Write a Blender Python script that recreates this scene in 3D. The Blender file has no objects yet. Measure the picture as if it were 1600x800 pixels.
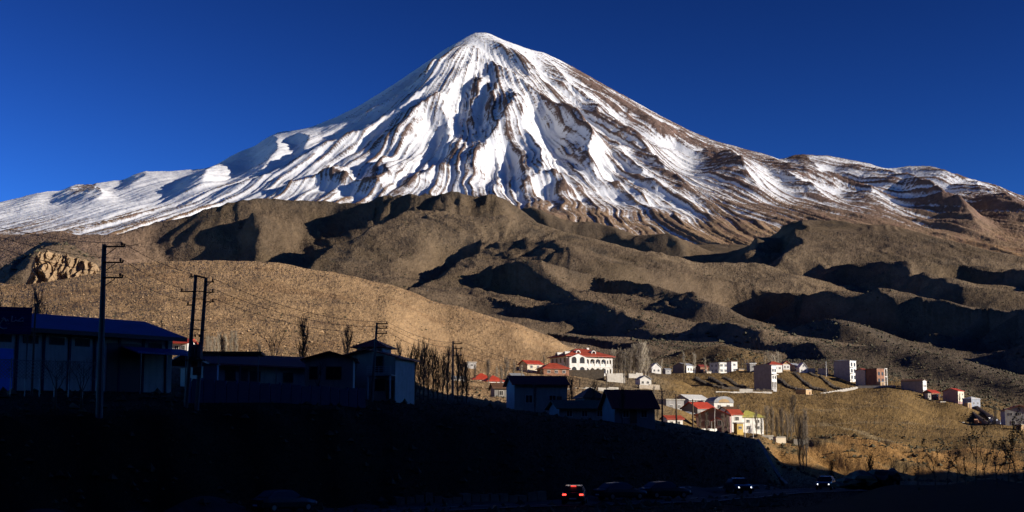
import bpy, bmesh, math, random
import numpy as np
from mathutils import Vector, Matrix

# ------------------------------------------------------------------ scene, camera, sky, sun
SC = bpy.context.scene
COL = SC.collection
F = 2222.0                                   # focal length in photo pixels (1600 wide)
PITCH = math.atan(300.0 / F)                 # level horizon lies at row 700 of the photo
cam = bpy.data.cameras.new('camera')
cam.lens = 50.0; cam.sensor_width = 36.0; cam.clip_start = 0.3; cam.clip_end = 90000.0
camo = bpy.data.objects.new('camera', cam); COL.objects.link(camo)
camo.location = (0, 0, 0); camo.rotation_euler = (math.pi / 2 + PITCH, 0, 0)
SC.camera = camo

SKY_PRE, SKY_GAMMA, SKY_SAT, SKY_HUE, SKY_VAL = .25, 2.6, .99, .497, 4.4
SUN_AZ, SUN_EL = 107.0, 15.5                 # clockwise from the view direction; degrees above the horizon
world = bpy.data.worlds.new('World'); SC.world = world; world.use_nodes = True
wn = world.node_tree; wn.nodes.clear()
sky = wn.nodes.new('ShaderNodeTexSky'); sky.sky_type = 'NISHITA'; sky.sun_disc = False
sky.sun_elevation = math.radians(SUN_EL); sky.sun_rotation = math.radians(SUN_AZ)
sky.altitude = 2300.0; sky.air_density = 1.0; sky.dust_density = 0.0; sky.ozone_density = 4.0
# response of a polarised, contrasty exposure, the same over the whole sky: scale, gamma, saturation
skm = wn.nodes.new('ShaderNodeVectorMath'); skm.operation = 'SCALE'; skm.inputs['Scale'].default_value = SKY_PRE
gam = wn.nodes.new('ShaderNodeGamma'); gam.inputs['Gamma'].default_value = SKY_GAMMA
hsv = wn.nodes.new('ShaderNodeHueSaturation'); hsv.inputs['Saturation'].default_value = SKY_SAT
hsv.inputs['Hue'].default_value = SKY_HUE; hsv.inputs['Value'].default_value = SKY_VAL
bgn = wn.nodes.new('ShaderNodeBackground'); bgn.inputs['Strength'].default_value = 0.06
wo = wn.nodes.new('ShaderNodeOutputWorld')
wn.links.new(sky.outputs[0], skm.inputs[0]); wn.links.new(skm.outputs[0], gam.inputs['Color']); wn.links.new(gam.outputs[0], hsv.inputs['Color'])
wn.links.new(hsv.outputs[0], bgn.inputs['Color']); wn.links.new(bgn.outputs[0], wo.inputs['Surface'])

sd = bpy.data.lights.new('sun', 'SUN'); sd.energy = 5.0; sd.angle = math.radians(0.5); sd.color = (1.0, 0.90, 0.76)
suno = bpy.data.objects.new('sun', sd); COL.objects.link(suno)
_a, _e = math.radians(SUN_AZ), math.radians(SUN_EL)
SUNV = Vector((math.sin(_a) * math.cos(_e), math.cos(_a) * math.cos(_e), math.sin(_e)))
suno.rotation_euler = SUNV.to_track_quat('Z', 'Y').to_euler(); suno.location = (60, -60, 80)
SC.view_settings.view_transform = 'Standard'; SC.view_settings.look = 'None'
SC.view_settings.exposure = 0.38; SC.view_settings.gamma = 1.0
SC.cycles.max_bounces = 4; SC.cycles.diffuse_bounces = 2; SC.cycles.glossy_bounces = 2
SC.cycles.transparent_max_bounces = 4; SC.cycles.caustics_reflective = False; SC.cycles.caustics_refractive = False

def at(px, py, Y):
    """world point seen at photo pixel (px, py) when it stands Y metres in front of the camera"""
    u = (px - 800.0) / F; v = (400.0 - py) / F
    dy = math.cos(PITCH) - v * math.sin(PITCH); dz = math.sin(PITCH) + v * math.cos(PITCH)
    s = Y / dy
    return (u * s, Y, dz * s)
# ------------------------------------------------------------------ terrain heights
def hash2(ix, iy, seed):
    with np.errstate(over='ignore'):
        h = ix.astype(np.uint32) * np.uint32(374761393) + iy.astype(np.uint32) * np.uint32(668265263) + np.uint32(seed * 1013904223 & 0xffffffff)
        h = (h ^ (h >> np.uint32(13))) * np.uint32(1274126177)
        h = h ^ (h >> np.uint32(16))
    return h
_ang = np.arange(256) / 256.0 * 2 * np.pi
_GC, _GS = np.cos(_ang).astype(np.float32), np.sin(_ang).astype(np.float32)
def noise(x, y, seed=0):
    """2-D gradient noise, about -1..1"""
    xi = np.floor(x); yi = np.floor(y)
    fx = (x - xi).astype(np.float32); fy = (y - yi).astype(np.float32)
    ix = xi.astype(np.int64); iy = yi.astype(np.int64)
    ux = fx * fx * fx * (fx * (fx * 6 - 15) + 10); uy = fy * fy * fy * (fy * (fy * 6 - 15) + 10)
    def g(dx, dy):
        h = (hash2(ix + dx, iy + dy, seed) & np.uint32(255)).astype(np.int64)
        return _GC[h] * (fx - dx) + _GS[h] * (fy - dy)
    a = g(0, 0); b = g(1, 0); c = g(0, 1); d = g(1, 1)
    return ((a + ux * (b - a)) * (1 - uy) + (c + ux * (d - c)) * uy) * 1.5
def fbm(x, y, n, seed=0, gain=0.5, lac=2.03):
    s = 0; a = 1.0
    for i in range(n):
        s = s + a * noise(x, y, seed + i); a *= gain; x = x * lac + 13.7; y = y * lac + 7.3
    return s
def ridged(x, y, n, seed=0, gain=0.5, lac=2.1):
    """0..about 1, sharp crests"""
    s = 0; a = 0.6; w = 1.0
    for i in range(n):
        v = (1 - np.abs(noise(x, y, seed + i))) ** 2
        s = s + a * v * w; w = np.clip(v * 1.4, 0, 1); a *= gain; x = x * lac + 5.1; y = y * lac + 9.2
    return s
def sstep(a, b, x):
    t = np.clip((x - a) / (b - a), 0, 1); return t * t * (3 - 2 * t)
def smax(a, b, k):
    h = np.clip(k - np.abs(a - b), 0, None) / k
    return np.maximum(a, b) + h * h * k * 0.25
def K(*p):
    """profile from (Y, row) pairs -> ln Y, z; a pair with Y < 60 or a third entry gives z itself"""
    o = []
    for q in p:
        z = q[1] if (len(q) == 3 or q[0] < 60) else q[0] * (700 - q[1]) / F * 1.009
        o.append((math.log(q[0]), z))
    return o
# columns of ground profiles: photo column -> distances and rows of the ground surface
PROF = {
 -900: K((2,-1.7),(40,-3.0),(60,-4.2,0),(66,-4.0,0),(74,650),(110,615),(250,560),(450,520),(650,500),(900,480),(1500,450),(2600,430),(4000,400),(6000,380)),
 0:    K((2,-1.7),(40,-3.0),(72,-4.25,0),(82,-4.15,0),(91,646),(96,640),(106,616),(120,608),(170,596),(250,572),(400,505),(600,452),(680,447),(760,450),(950,480),(1500,440),(2300,415),(3300,385),(4500,360),(6000,330)),
 150:  K((2,-1.7),(40,-3.0),(76,-4.25,0),(87,-4.15,0),(95,648),(101,638),(110,618),(125,610),(170,598),(250,570),(400,495),(600,428),(680,421),(760,424),(950,470),(1500,440),(2300,410),(3300,385),(4500,365),(6000,330)),
 250:  K((2,-1.7),(40,-3.0),(79,-4.25,0),(90,-4.15,0),(98,645),(103,634),(115,620),(130,612),(170,600),(250,568),(400,490),(600,420),(680,413),(760,416),(950,465),(1500,440),(2300,410),(3300,380),(4500,360),(6000,330)),
 400:  K((2,-1.7),(40,-3.0),(84,-4.25,0),(96,-4.15,0),(106,640),(112,632),(125,622),(150,612),(190,602),(250,572),(400,492),(600,418),(680,411),(760,415),(950,465),(1500,445),(2300,430),(3300,400),(4500,380),(6000,340)),
 520:  K((2,-1.7),(40,-3.0),(88,-4.25,0),(100,-4.15,0),(112,642),(118,635),(130,626),(150,620),(190,606),(250,576),(400,500),(600,434),(680,427),(760,430),(950,480),(1500,460),(2300,430),(3300,395),(4500,380),(6000,340)),
 600:  K((2,-1.7),(40,-3.0),(90,-4.25,0),(103,-4.15,0),(120,645),(126,640),(140,632),(160,626),(200,608),(260,578),(400,515),(570,456),(650,448),(720,450),(950,490),(1500,470),(2300,425),(3000,375),(4500,350),(6000,330)),
 700:  K((2,-1.7),(40,-3.0),(94,-4.25,0),(107,-4.15,0),(128,650),(134,645),(150,640),(180,634),(240,618),(300,607),(390,592),(470,548),(560,487),(630,480),(690,482),(950,510),(1500,480),(2100,460),(3000,375),(4500,350),(6000,330)),
 800:  K((2,-1.7),(40,-3.0),(98,-4.25,0),(111,-4.15,0),(136,660),(143,654),(170,646),(210,638),(280,622),(340,609),(440,585),(490,552),(540,515),(600,507),(650,510),(950,530),(1500,495),(2100,462),(3000,395),(4500,370),(6000,340)),
 860:  K((2,-1.7),(40,-3.0),(101,-4.25,0),(114,-4.15,0),(142,664),(150,658),(180,650),(220,642),(300,624),(370,604),(450,586),(520,556),(590,527),(630,528),(950,545),(1500,505),(2100,465),(3000,405),(4500,375),(6000,345)),
 900:  K((2,-1.7),(40,-3.0),(103,-4.25,0),(116,-4.15,0),(148,667),(156,662),(185,654),(230,642),(300,618),(370,600),(435,588),(470,584),(540,565),(590,553),(640,556),(950,550),(1500,508),(2100,468),(3000,410),(4500,375),(6000,345)),
 960:  K((2,-1.7),(40,-3.0),(106,-4.25,0),(119,-4.15,0),(155,670),(164,665),(190,658),(240,645),(300,625),(370,606),(440,590),(480,585),(600,580),(700,570),(950,552),(1500,512),(2100,472),(3000,420),(4500,380),(6000,345)),
 1050: K((2,-1.7),(40,-2.6),(112,-4.3,0),(126,-4.2,0),(175,676),(184,672),(220,668),(270,655),(330,634),(420,612),(500,599),(560,592),(690,585),(760,582),(950,560),(1500,520),(2100,480),(3000,430),(4500,380),(6000,345)),
 1120: K((2,-1.7),(40,-2.2),(120,-4.3,0),(136,-4.2,0),(190,686),(200,681),(240,676),(290,667),(340,650),(420,630),(500,612),(560,597),(690,586),(760,583),(950,560),(1500,522),(2100,482),(3000,430),(4500,380),(6000,345)),
 1180: K((2,-1.7),(40,-1.9),(128,-4.3,0),(146,-4.2,0),(200,698),(210,691),(250,684),(300,673),(350,655),(420,634),(500,614),(565,603),(690,588),(760,585),(950,565),(1500,522),(2100,482),(3000,430),(4500,380),(6000,345)),
 1220: K((2,-1.7),(40,-1.7),(134,-4.3,0),(155,-4.5,0),(195,-5.0,0),(222,-4.6,0),(255,704),(290,690),(330,672),(420,640),(500,620),(565,607),(690,588),(760,585),(950,566),(1500,522),(2100,482),(3000,430),(4500,380),(6000,345)),
 1290: K((2,-1.7),(30,-1.5),(47,-1.7),(70,-3.4,0),(140,-4.4,0),(165,-4.8,0),(215,-5.3,0),(235,-5.0,0),(272,693),(295,686),(340,672),(420,646),(500,624),(560,610),(680,592),(760,585),(950,566),(1500,524),(2100,490),(3000,440),(4500,390),(6000,350)),
 1390: K((2,-1.7),(30,-1.3),(45,-1.15),(60,-2.6,0),(140,-4.8,0),(215,-5.6,0),(235,-5.3,0),(268,700),(290,694),(340,678),(420,652),(520,625),(600,606),(650,600),(760,594),(950,578),(1500,526),(2100,500),(3000,440),(4500,390),(6000,352)),
 1470: K((2,-1.7),(30,-1.3),(45,-1.15),(60,-2.6,0),(140,-5.0,0),(215,-5.9,0),(232,-5.6,0),(262,712),(290,706),(340,690),(420,668),(520,645),(600,626),(680,616),(760,612),(950,590),(1500,530),(2100,500),(3000,445),(4500,395),(6000,355)),
 1540: K((2,-1.7),(30,-1.2),(45,-1.0),(60,-2.6,0),(140,-5.0,0),(215,-6.1,0),(232,-5.8,0),(262,710),(290,704),(340,692),(420,678),(500,662),(560,652),(650,640),(760,630),(950,605),(1500,540),(2100,505),(3000,450),(4500,400),(6000,360)),
 1610: K((2,-1.7),(30,-1.2),(45,-1.15),(60,-2.6,0),(140,-5.0,0),(215,-6.1,0),(232,-5.8,0),(262,704),(290,700),(340,695),(420,686),(470,681),(560,668),(650,656),(760,645),(950,620),(1500,545),(2100,508),(3000,455),(4500,405),(6000,365)),
 2500: K((2,-1.7),(30,-1.2),(45,-1.15),(60,-2.6,0),(140,-4.0,0),(215,-2.1,0),(232,-1.8,0),(262,690),(470,670),(760,640),(950,620),(1500,560),(2100,520),(3000,470),(4500,420),(6000,380)),
}
# mid-distance hills: crest polylines (column, row, distance); slope on the right-hand and left-hand side of the direction of travel; rounding
RIDGES = [
 # flat-topped hill: skyline, then its two shaded flanks
 ([(120,398,3400),(190,364,3500),(240,347,3550),(300,328,3560),(345,317,3560),(400,313,3560),(520,313,3560),(560,314,3520)], .40, .30, 14, 0),
 ([(556,315,3520),(600,308,3420),(640,307,3380),(700,305,3350),(760,305,3350),(785,314,3380),(850,354,3300),(900,380,3200),(1000,424,3000),(1080,448,2850)], .36, .75, 8, 0),
 ([(180,372,3450),(240,350,3440),(300,330,3420),(345,319,3400),(395,320,3330),(414,338,3230),(406,362,3050),(386,393,2800),(345,410,2600)], .80, .34, 5, 180),
 ([(530,318,3600),(575,313,3500),(638,309,3360),(614,345,3200),(587,370,3050),(532,380,2900),(484,413,2650),(455,432,2520)], .85, .28, 5, 150),
 ([(348,322,3350),(334,345,3260),(314,362,3140)], .5, .5, 5, 0),
 ([(215,380,3000),(190,394,2800),(165,404,2650),(140,415,2500)], .62, .3, 8, 50),
 ([(740,388,2850),(692,411,2600),(676,432,2400),(645,450,2200)], .72, .22, 6, 55),
 ([(755,382,2780),(800,372,2740),(850,378,2680),(888,392,2600)], .56, .2, 4, 0),
 ([(785,412,2450),(830,406,2400),(880,418,2330),(915,434,2270)], .56, .2, 4, 0),
 # hills right of it
 ([(780,324,4950),(845,313,4700),(900,316,4500),(960,320,4250),(1008,328,4000),(1000,350,3800),(965,376,3550),(940,392,3350)], .85, .36, 6, 190),
 ([(1000,345,4400),(1060,352,4250),(1120,358,4050),(1172,366,3800),(1156,400,3450),(1168,438,3000)], .85, .36, 6, 210),
 ([(1185,362,4300),(1225,350,4200),(1252,352,4050),(1248,372,3800),(1234,394,3500),(1200,424,3150)], .85, .26, 6, 70),
 ([(1240,348,4250),(1300,349,4250),(1360,356,4150),(1420,368,4050),(1500,388,3900),(1620,415,3700)], .30, .3, 10, 0),
 ([(1280,424,3350),(1330,407,3150),(1400,403,2900),(1440,410,2700),(1462,432,2480),(1500,452,2300)], .80, .2, 8, 120),
 ([(1500,440,2900),(1560,428,2700),(1620,426,2500),(1680,440,2300)], .75, .2, 8, 80),
 ([(1130,408,3200),(1085,403,3120),(1050,411,3020)], .4, .25, 6, 0),
 # rolling ground below, each crest coming nearer towards the right
 ([(785,466,2450),(835,451,2330),(880,454,2200),(915,470,2050)], .72, .2, 6, 44),
 ([(940,464,2400),(1000,443,2260),(1060,448,2100),(1110,466,1930)], .72, .2, 6, 66),
 ([(755,492,2250),(850,476,2000),(920,477,1850),(985,494,1680),(1030,520,1480)], .72, .22, 6, 96),
 ([(1205,476,2550),(1250,456,2400),(1330,450,2150),(1420,461,1950),(1490,488,1750),(1530,520,1560)], .80, .2, 6, 180),
 ([(1440,515,2000),(1530,491,1800),(1600,482,1620),(1660,498,1450),(1720,540,1250)], .80, .2, 6, 150),
 ([(1150,488,1900),(1230,480,1750),(1290,492,1600),(1330,515,1450)], .6, .2, 6, 40),
 ([(1020,540,1500),(1075,507,1400),(1130,507,1300),(1180,524,1180)], .75, .22, 5, 66),
 ([(1155,578,1180),(1225,541,1090),(1275,539,1030),(1310,566,950)], .7, .25, 4, 52),
 ([(1460,545,1480),(1540,524,1380),(1610,530,1250),(1700,560,1100)], .7, .25, 5, 90),
 # shrubby hill behind the right-hand houses, mounds behind the village
 ([(1265,575,960),(1300,554,1000),(1340,544,1020),(1400,543,1000),(1460,556,960),(1540,582,900),(1610,602,850),(1720,640,800)], .42, .3, 4, 0),
 ([(1085,566,850),(1100,549,850),(1120,535,850),(1145,537,840),(1175,553,830),(1200,570,820)], .40, .32, 2, 0),
 ([(860,560,1150),(920,545,1080),(960,540,1020),(1010,536,970),(1050,552,920)], .7, .3, 3, 50),
 # left background
 ([(-150,395,2300),(0,402,2300),(60,398,2250),(150,410,2200),(240,432,2000)], .5, .3, 8, 0),
 ([(-120,360,3900),(0,370,3700),(70,362,3600),(140,378,3500),(200,392,3300)], .4, .2, 8, 0),
 ([(60,374,1500),(72,380,1350),(58,398,1150),(40,425,1000)], .8, .6, 6, 40),
]
def prof_eval(X, Y):
    r = np.hypot(X, Y)
    px = 800 + F * 1.009 * X / np.maximum(Y, 1e-3)
    px = np.where(Y > 0.15 * r, np.clip(px, -900, 2500), np.where(X > 0, 2500, -900))
    ly = np.log(np.maximum(np.where(Y > 0.15 * r, Y, 0.15 * r), 2.0))
    cols = sorted(PROF)
    zc = [np.interp(ly, [q[0] for q in PROF[c]], [q[1] for q in PROF[c]]) for c in cols]
    z = np.zeros_like(px)
    for i in range(len(cols) - 1):
        m = (px >= cols[i]) & (px <= cols[i + 1])
        t = (px[m] - cols[i]) / (cols[i + 1] - cols[i]); t = t * t * (3 - 2 * t) * 0.5 + t * 0.5
        z[m] = zc[i][m] * (1 - t) + zc[i + 1][m] * t
    return z - 0.018 * Y * sstep(900, 1800, Y)
def seg_dist(X, Y, P):
    """distance to polyline P (list of (x, y, ...)), side (+1 right hand), interpolated extra values, parameter 0..1"""
    best = np.full(X.shape, 1e18); side = np.ones(X.shape); par = np.zeros(X.shape); val = np.zeros(X.shape)
    L = [math.hypot(P[i+1][0]-P[i][0], P[i+1][1]-P[i][1]) for i in range(len(P)-1)]; tot = sum(L); acc = 0
    turn = [0.0] * len(P)                      # outer side at each inner corner
    for i in range(1, len(P) - 1):
        c_ = (P[i][0]-P[i-1][0])*(P[i+1][1]-P[i][1]) - (P[i][1]-P[i-1][1])*(P[i+1][0]-P[i][0]); turn[i] = 1.0 if c_ > 0 else -1.0
    for i in range(len(P) - 1):
        ax, ay, az = P[i][:3]; bx, by, bz = P[i+1][:3]
        dx, dy = bx - ax, by - ay; l2 = dx*dx + dy*dy
        t = np.clip(((X-ax)*dx + (Y-ay)*dy) / l2, 0, 1)
        ex = X - ax - t*dx; ey = Y - ay - t*dy
        d = ex*ex + ey*ey; m = d < best
        best = np.where(m, d, best); cr = dx*ey - dy*ex
        sg = np.clip(-cr / (math.sqrt(l2) * np.sqrt(d) + 1e-6), -1, 1)
        if i < len(P) - 2: sg = np.where(t >= 1, turn[i + 1], sg)
        if i > 0: sg = np.where(t <= 0, turn[i], sg)
        side = np.where(m, sg, side)
        val = np.where(m, az + t*(bz-az), val); par = np.where(m, (acc + t*L[i]) / tot, par); acc += L[i]
    return np.sqrt(best), side, val, par

# ---- the volcano
D0 = 11000.0
PEAK = at(752, 53, D0)
# heights along the left and right skyline ridges (distance from the summit, height above the camera)
LEFT = np.array([(0, 3272), (87, 3198), (163, 3126), (315, 2990), (568, 2818), (820, 2629), (1071, 2480), (1272, 2411), (1423, 2389), (1575, 2394), (1725, 2331), (1875, 2246), (2023, 2146), (2123, 2091), (2274, 2097), (2575, 2083), (2775, 2022), (2924, 1970), (3075, 1991), (3324, 1922), (3473, 1871), (3772, 1799), (4070, 1744), (5070, 1495), (7070, 995), (11070, 345)], float)
RIGHT = np.array([(0, 3272), (66, 3229), (245, 3165), (398, 3118), (525, 3089), (652, 3020), (905, 2865), (1158, 2714), (1409, 2561), (1660, 2423), (1811, 2352), (2062, 2277), (2313, 2214), (2464, 2225), (2666, 2233), (2816, 2195), (3017, 2164), (3268, 2146), (3469, 2108), (3669, 2040), (3868, 1968), (4067, 1889), (4264, 1803), (4561, 1696), (5561, 1445), (7561, 945), (11561, 295)], float)
FRONT = np.array([(0,PEAK[2]),(120,PEAK[2]-25),(400,PEAK[2]-185),(900,PEAK[2]-560),(1500,PEAK[2]-1010),(2200,PEAK[2]-1450),(3000,PEAK[2]-1850),(4000,PEAK[2]-2240),(5200,PEAK[2]-2620),(7000,PEAK[2]-3000),(9500,PEAK[2]-3300)])
BACK = FRONT * np.array([1.0, 1.0])
def cone(X, Y):
    dx = X - PEAK[0]; dy = Y - D0; rho = np.hypot(dx, dy) + 1e-6
    c = dx / rho; s = dy / rho
    wl = np.clip(-c, 0, 1) ** 5; wr = np.clip(c, 0, 1) ** 5; rest = 1 - wl - wr
    wf = np.where(s < 0, rest, 0); wb = np.where(s < 0, 0, rest)
    return (np.interp(rho, LEFT[:,0], LEFT[:,1]) * wl + np.interp(rho, RIGHT[:,0], RIGHT[:,1]) * wr +
            np.interp(rho, FRONT[:,0], FRONT[:,1]) * wf + np.interp(rho, BACK[:,0], BACK[:,1]) * wb)
def on_cone(px, py):
    """where the ray of a photo pixel meets the smooth cone"""
    a, b = 4500.0, 11600.0
    Ys = np.linspace(a, b, 700); p0 = np.array(at(px, py, 1.0))
    d = p0[2] * Ys - cone(p0[0] * Ys, Ys)
    k = np.where(d < 0)[0]
    Yh = Ys[k[0]] if len(k) else D0
    return (p0[0] * Yh, Yh)
# ridges on the volcano: photo polylines from top to bottom, height, width on the image-left side, width on the image-right side, rockiness of the left face
VR = [
 ([(757,78),(771,109),(790,122),(816,142),(846,169),(861,184),(902,214),(921,255),(945,292)], 75, 150, 230, .35),
 ([(771,109),(775,128),(797,161),(805,187),(790,217),(760,240),(737,262),(712,288)], 105, 300, 210, .5),
 ([(797,161),(812,195),(822,228),(850,255),(842,285),(800,308)], 110, 260, 200, .25),
 ([(700,150),(672,178),(648,192),(636,210),(620,228),(608,246)], 95, 170, 200, .6),
 ([(745,60),(728,75),(708,100),(690,120),(668,150),(640,172),(612,192),(570,222),(500,250),(420,283),(330,306)], 85, 210, 260, .05),
 ([(700,100),(655,132),(610,165),(575,182),(540,192)], 40, 120, 160, .2),
 ([(740,90),(715,125),(700,150),(690,185),(700,215),(705,245),(690,262)], 55, 120, 160, .2),
 ([(760,60),(790,85),(820,112),(835,135),(860,160)], 45, 110, 140, .35),
 ([(830,78),(849,88),(868,108),(886,135),(912,150),(924,161),(950,184),(976,206),(1000,222)], 70, 150, 190, .42),
 ([(885,100),(925,130),(955,155),(976,168),(999,180),(1025,199),(1062,210),(1092,225),(1137,244),(1147,270),(1170,292),(1207,322)], 150, 300, 260, .8),
 ([(924,161),(935,185),(960,200),(985,215),(1010,240)], 60, 150, 150, .5),
 ([(846,169),(870,182),(897,204),(912,228),(922,258),(932,285),(948,304)], 95, 240, 150, .42),
 ([(912,205),(955,232),(975,262),(1005,290),(1045,312),(1095,332)], 75, 180, 200, .42),
 ([(976,206),(1005,232),(1020,258),(1034,285),(1063,304),(1090,320),(1140,340)], 70, 180, 180, .5),
 ([(1147,250),(1190,268),(1230,280),(1262,300),(1290,318)], 70, 190, 220, .4),
 ([(1060,200),(1110,222),(1160,240),(1220,258),(1270,282),(1325,292),(1360,300),(1376,314),(1420,333)], 95, 230, 230, .5),
 ([(1240,244),(1275,262),(1330,275),(1380,292),(1420,300),(1455,320)], 60, 150, 170, .5),
 ([(1310,249),(1350,270),(1400,288),(1441,306),(1475,330),(1499,336),(1526,358),(1556,378)], 120, 260, 230, .2),
 ([(1440,262),(1480,282),(1516,290),(1534,308),(1562,322),(1602,350),(1650,380)], 120, 260, 230, .2),
 ([(1520,280),(1560,305),(1600,328),(1660,360)], 60, 150, 200, .2),
 ([(439,205),(434,222),(427,250),(406,268),(380,285)], 65, 160, 170, .25),
 ([(470,204),(480,222),(470,240),(440,262)], 35, 110, 170, .1),
 ([(350,252),(338,270),(315,292),(290,312)], 60, 210, 170, .05),
 ([(143,284),(148,298),(152,312),(140,325)], 80, 230, 200, .75),
 ([(240,268),(225,280),(205,296),(180,310)], 45, 150, 200, .35),
 ([(610,246),(600,265),(606,285),(590,305)], 55, 130, 170, .5),
 ([(545,262),(520,275),(480,288),(430,305)], 40, 110, 170, .5),
 ([(500,275),(560,285),(600,300),(612,310)], 45, 110, 120, .5),
 ([(690,262),(660,280),(640,300)], 40, 100, 150, .4),
 ([(842,285),(870,292),(895,312)], 55, 130, 120, .3),
 ([(945,292),(985,305),(1020,322)], 55, 130, 130, .4),
 ([(780,70),(812,100),(845,130),(880,165),(930,205),(965,240)], 40, 80, 110, .35),
 ([(860,90),(905,125),(950,150),(1000,185),(1060,222),(1120,255)], 40, 80, 110, .35),
 ([(722,72),(690,105),(650,140)], 30, 80, 110, .3),
 ([(760,110),(745,140),(735,170),(738,200),(745,225)], 50, 110, 100, .7),
 ([(780,135),(768,165),(765,195),(755,220)], 45, 90, 90, .7),
]
def build_volcano(X, Y, detail=True):
    """height and snow amount"""
    base = cone(X, Y)
    dx = X - PEAK[0]; dy = Y - D0; rho = np.hypot(dx, dy) + 1e-6
    phi = np.arctan2(dx, -dy)
    # wander so that no ridge is a straight line
    wx = fbm(X / 620, Y / 620, 3, 11) * 42 + fbm(X / 130, Y / 130, 2, 15) * 9
    wy = fbm(X / 620, Y / 620, 3, 21) * 42 + fbm(X / 130, Y / 130, 2, 25) * 9
    Xw, Yw = X + wx, Y + wy
    crest = 1 - .85 * sstep(.6, 1.05, np.abs(phi)) * (1 - sstep(600, 2300, np.abs(dy)))
    z = base.copy(); rock = np.zeros_like(X); gul = np.zeros_like(X)
    for pts, amp, wl, wr, rk in VR:
        P = [on_cone(*p) + (0.0,) for p in pts]
        d, side, _, par = seg_dist(Xw, Yw, P)
        w = wr + (wl - wr) * (.5 + .5 * side)
        taper = sstep(0, .24, par) * np.clip((1 - par) * 4, 0, 1)
        u = np.clip(1 - d / w, 0, 1)
        k = u * u * (1.6 - 0.6 * u)
        z += 1.12 * amp * taper * k * crest
        rock = np.maximum(rock, np.where(side > 0, rk * .8, rk * 0.12) * taper * sstep(.05, .6, u))
        # hollow at the foot of the steep face
        g = np.exp(-((d - wl * 1.15) / (wl * .45)) ** 2) * (side > 0) * taper
        z -= amp * 0.28 * g; gul = np.maximum(gul, g * (1 - .3 * rk))
    # small gullies running down the cone
    att = sstep(150, 900, rho)
    pw = phi + 0.022 * fbm(X / 700, Y / 700, 3, 31)
    # on the long side ridges the gullies run down their flank instead of along it
    sd = np.where(dx > 0, 1.0, -1.0); lat = (np.abs(dx) - .95 * np.abs(dy)) + fbm(X / 700, Y / 700, 3, 36) * 60; dwn = np.abs(dy) * 1.2
    wl_ = sstep(.62, 1.05, np.abs(phi))
    mixn = lambda k, l, d, sdd: ridged(pw * k, rho / d, 3, sdd) * (1 - wl_) + ridged(lat / l + 40 * sd, dwn / d, 3, sdd + 5) * wl_
    st1 = mixn(17, 190., 2600, 41); st2 = mixn(46, 70., 1500, 51)
    calm = 1 - .45 * sstep(-.45, -1.0, phi)
    z += crest * calm * att * (st1 - .5) * 36 * np.clip(rho / 2500, .25, 1.2) + crest * calm * att * (st2 - .5) * 17
    st3 = mixn(120, 27., 700, 57); z += calm * att * (st3 - .5) * 9
    rg = ridged(X / 260, Y / 260, 4, 61)
    z += (rg - .5) * 24 * (0.2 + rock) + (ridged(X / 85, Y / 85, 3, 66) - .5) * 9 * (.25 + rock * 1.3) + fbm(X / 60, Y / 60, 3, 71) * 2.0
    st2 = st2 * .65 + st3 * .35
    return z, rock, gul, st1 * calm + .5 * (1 - calm), st2 * calm + .5 * (1 - calm), rho, phi

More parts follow.
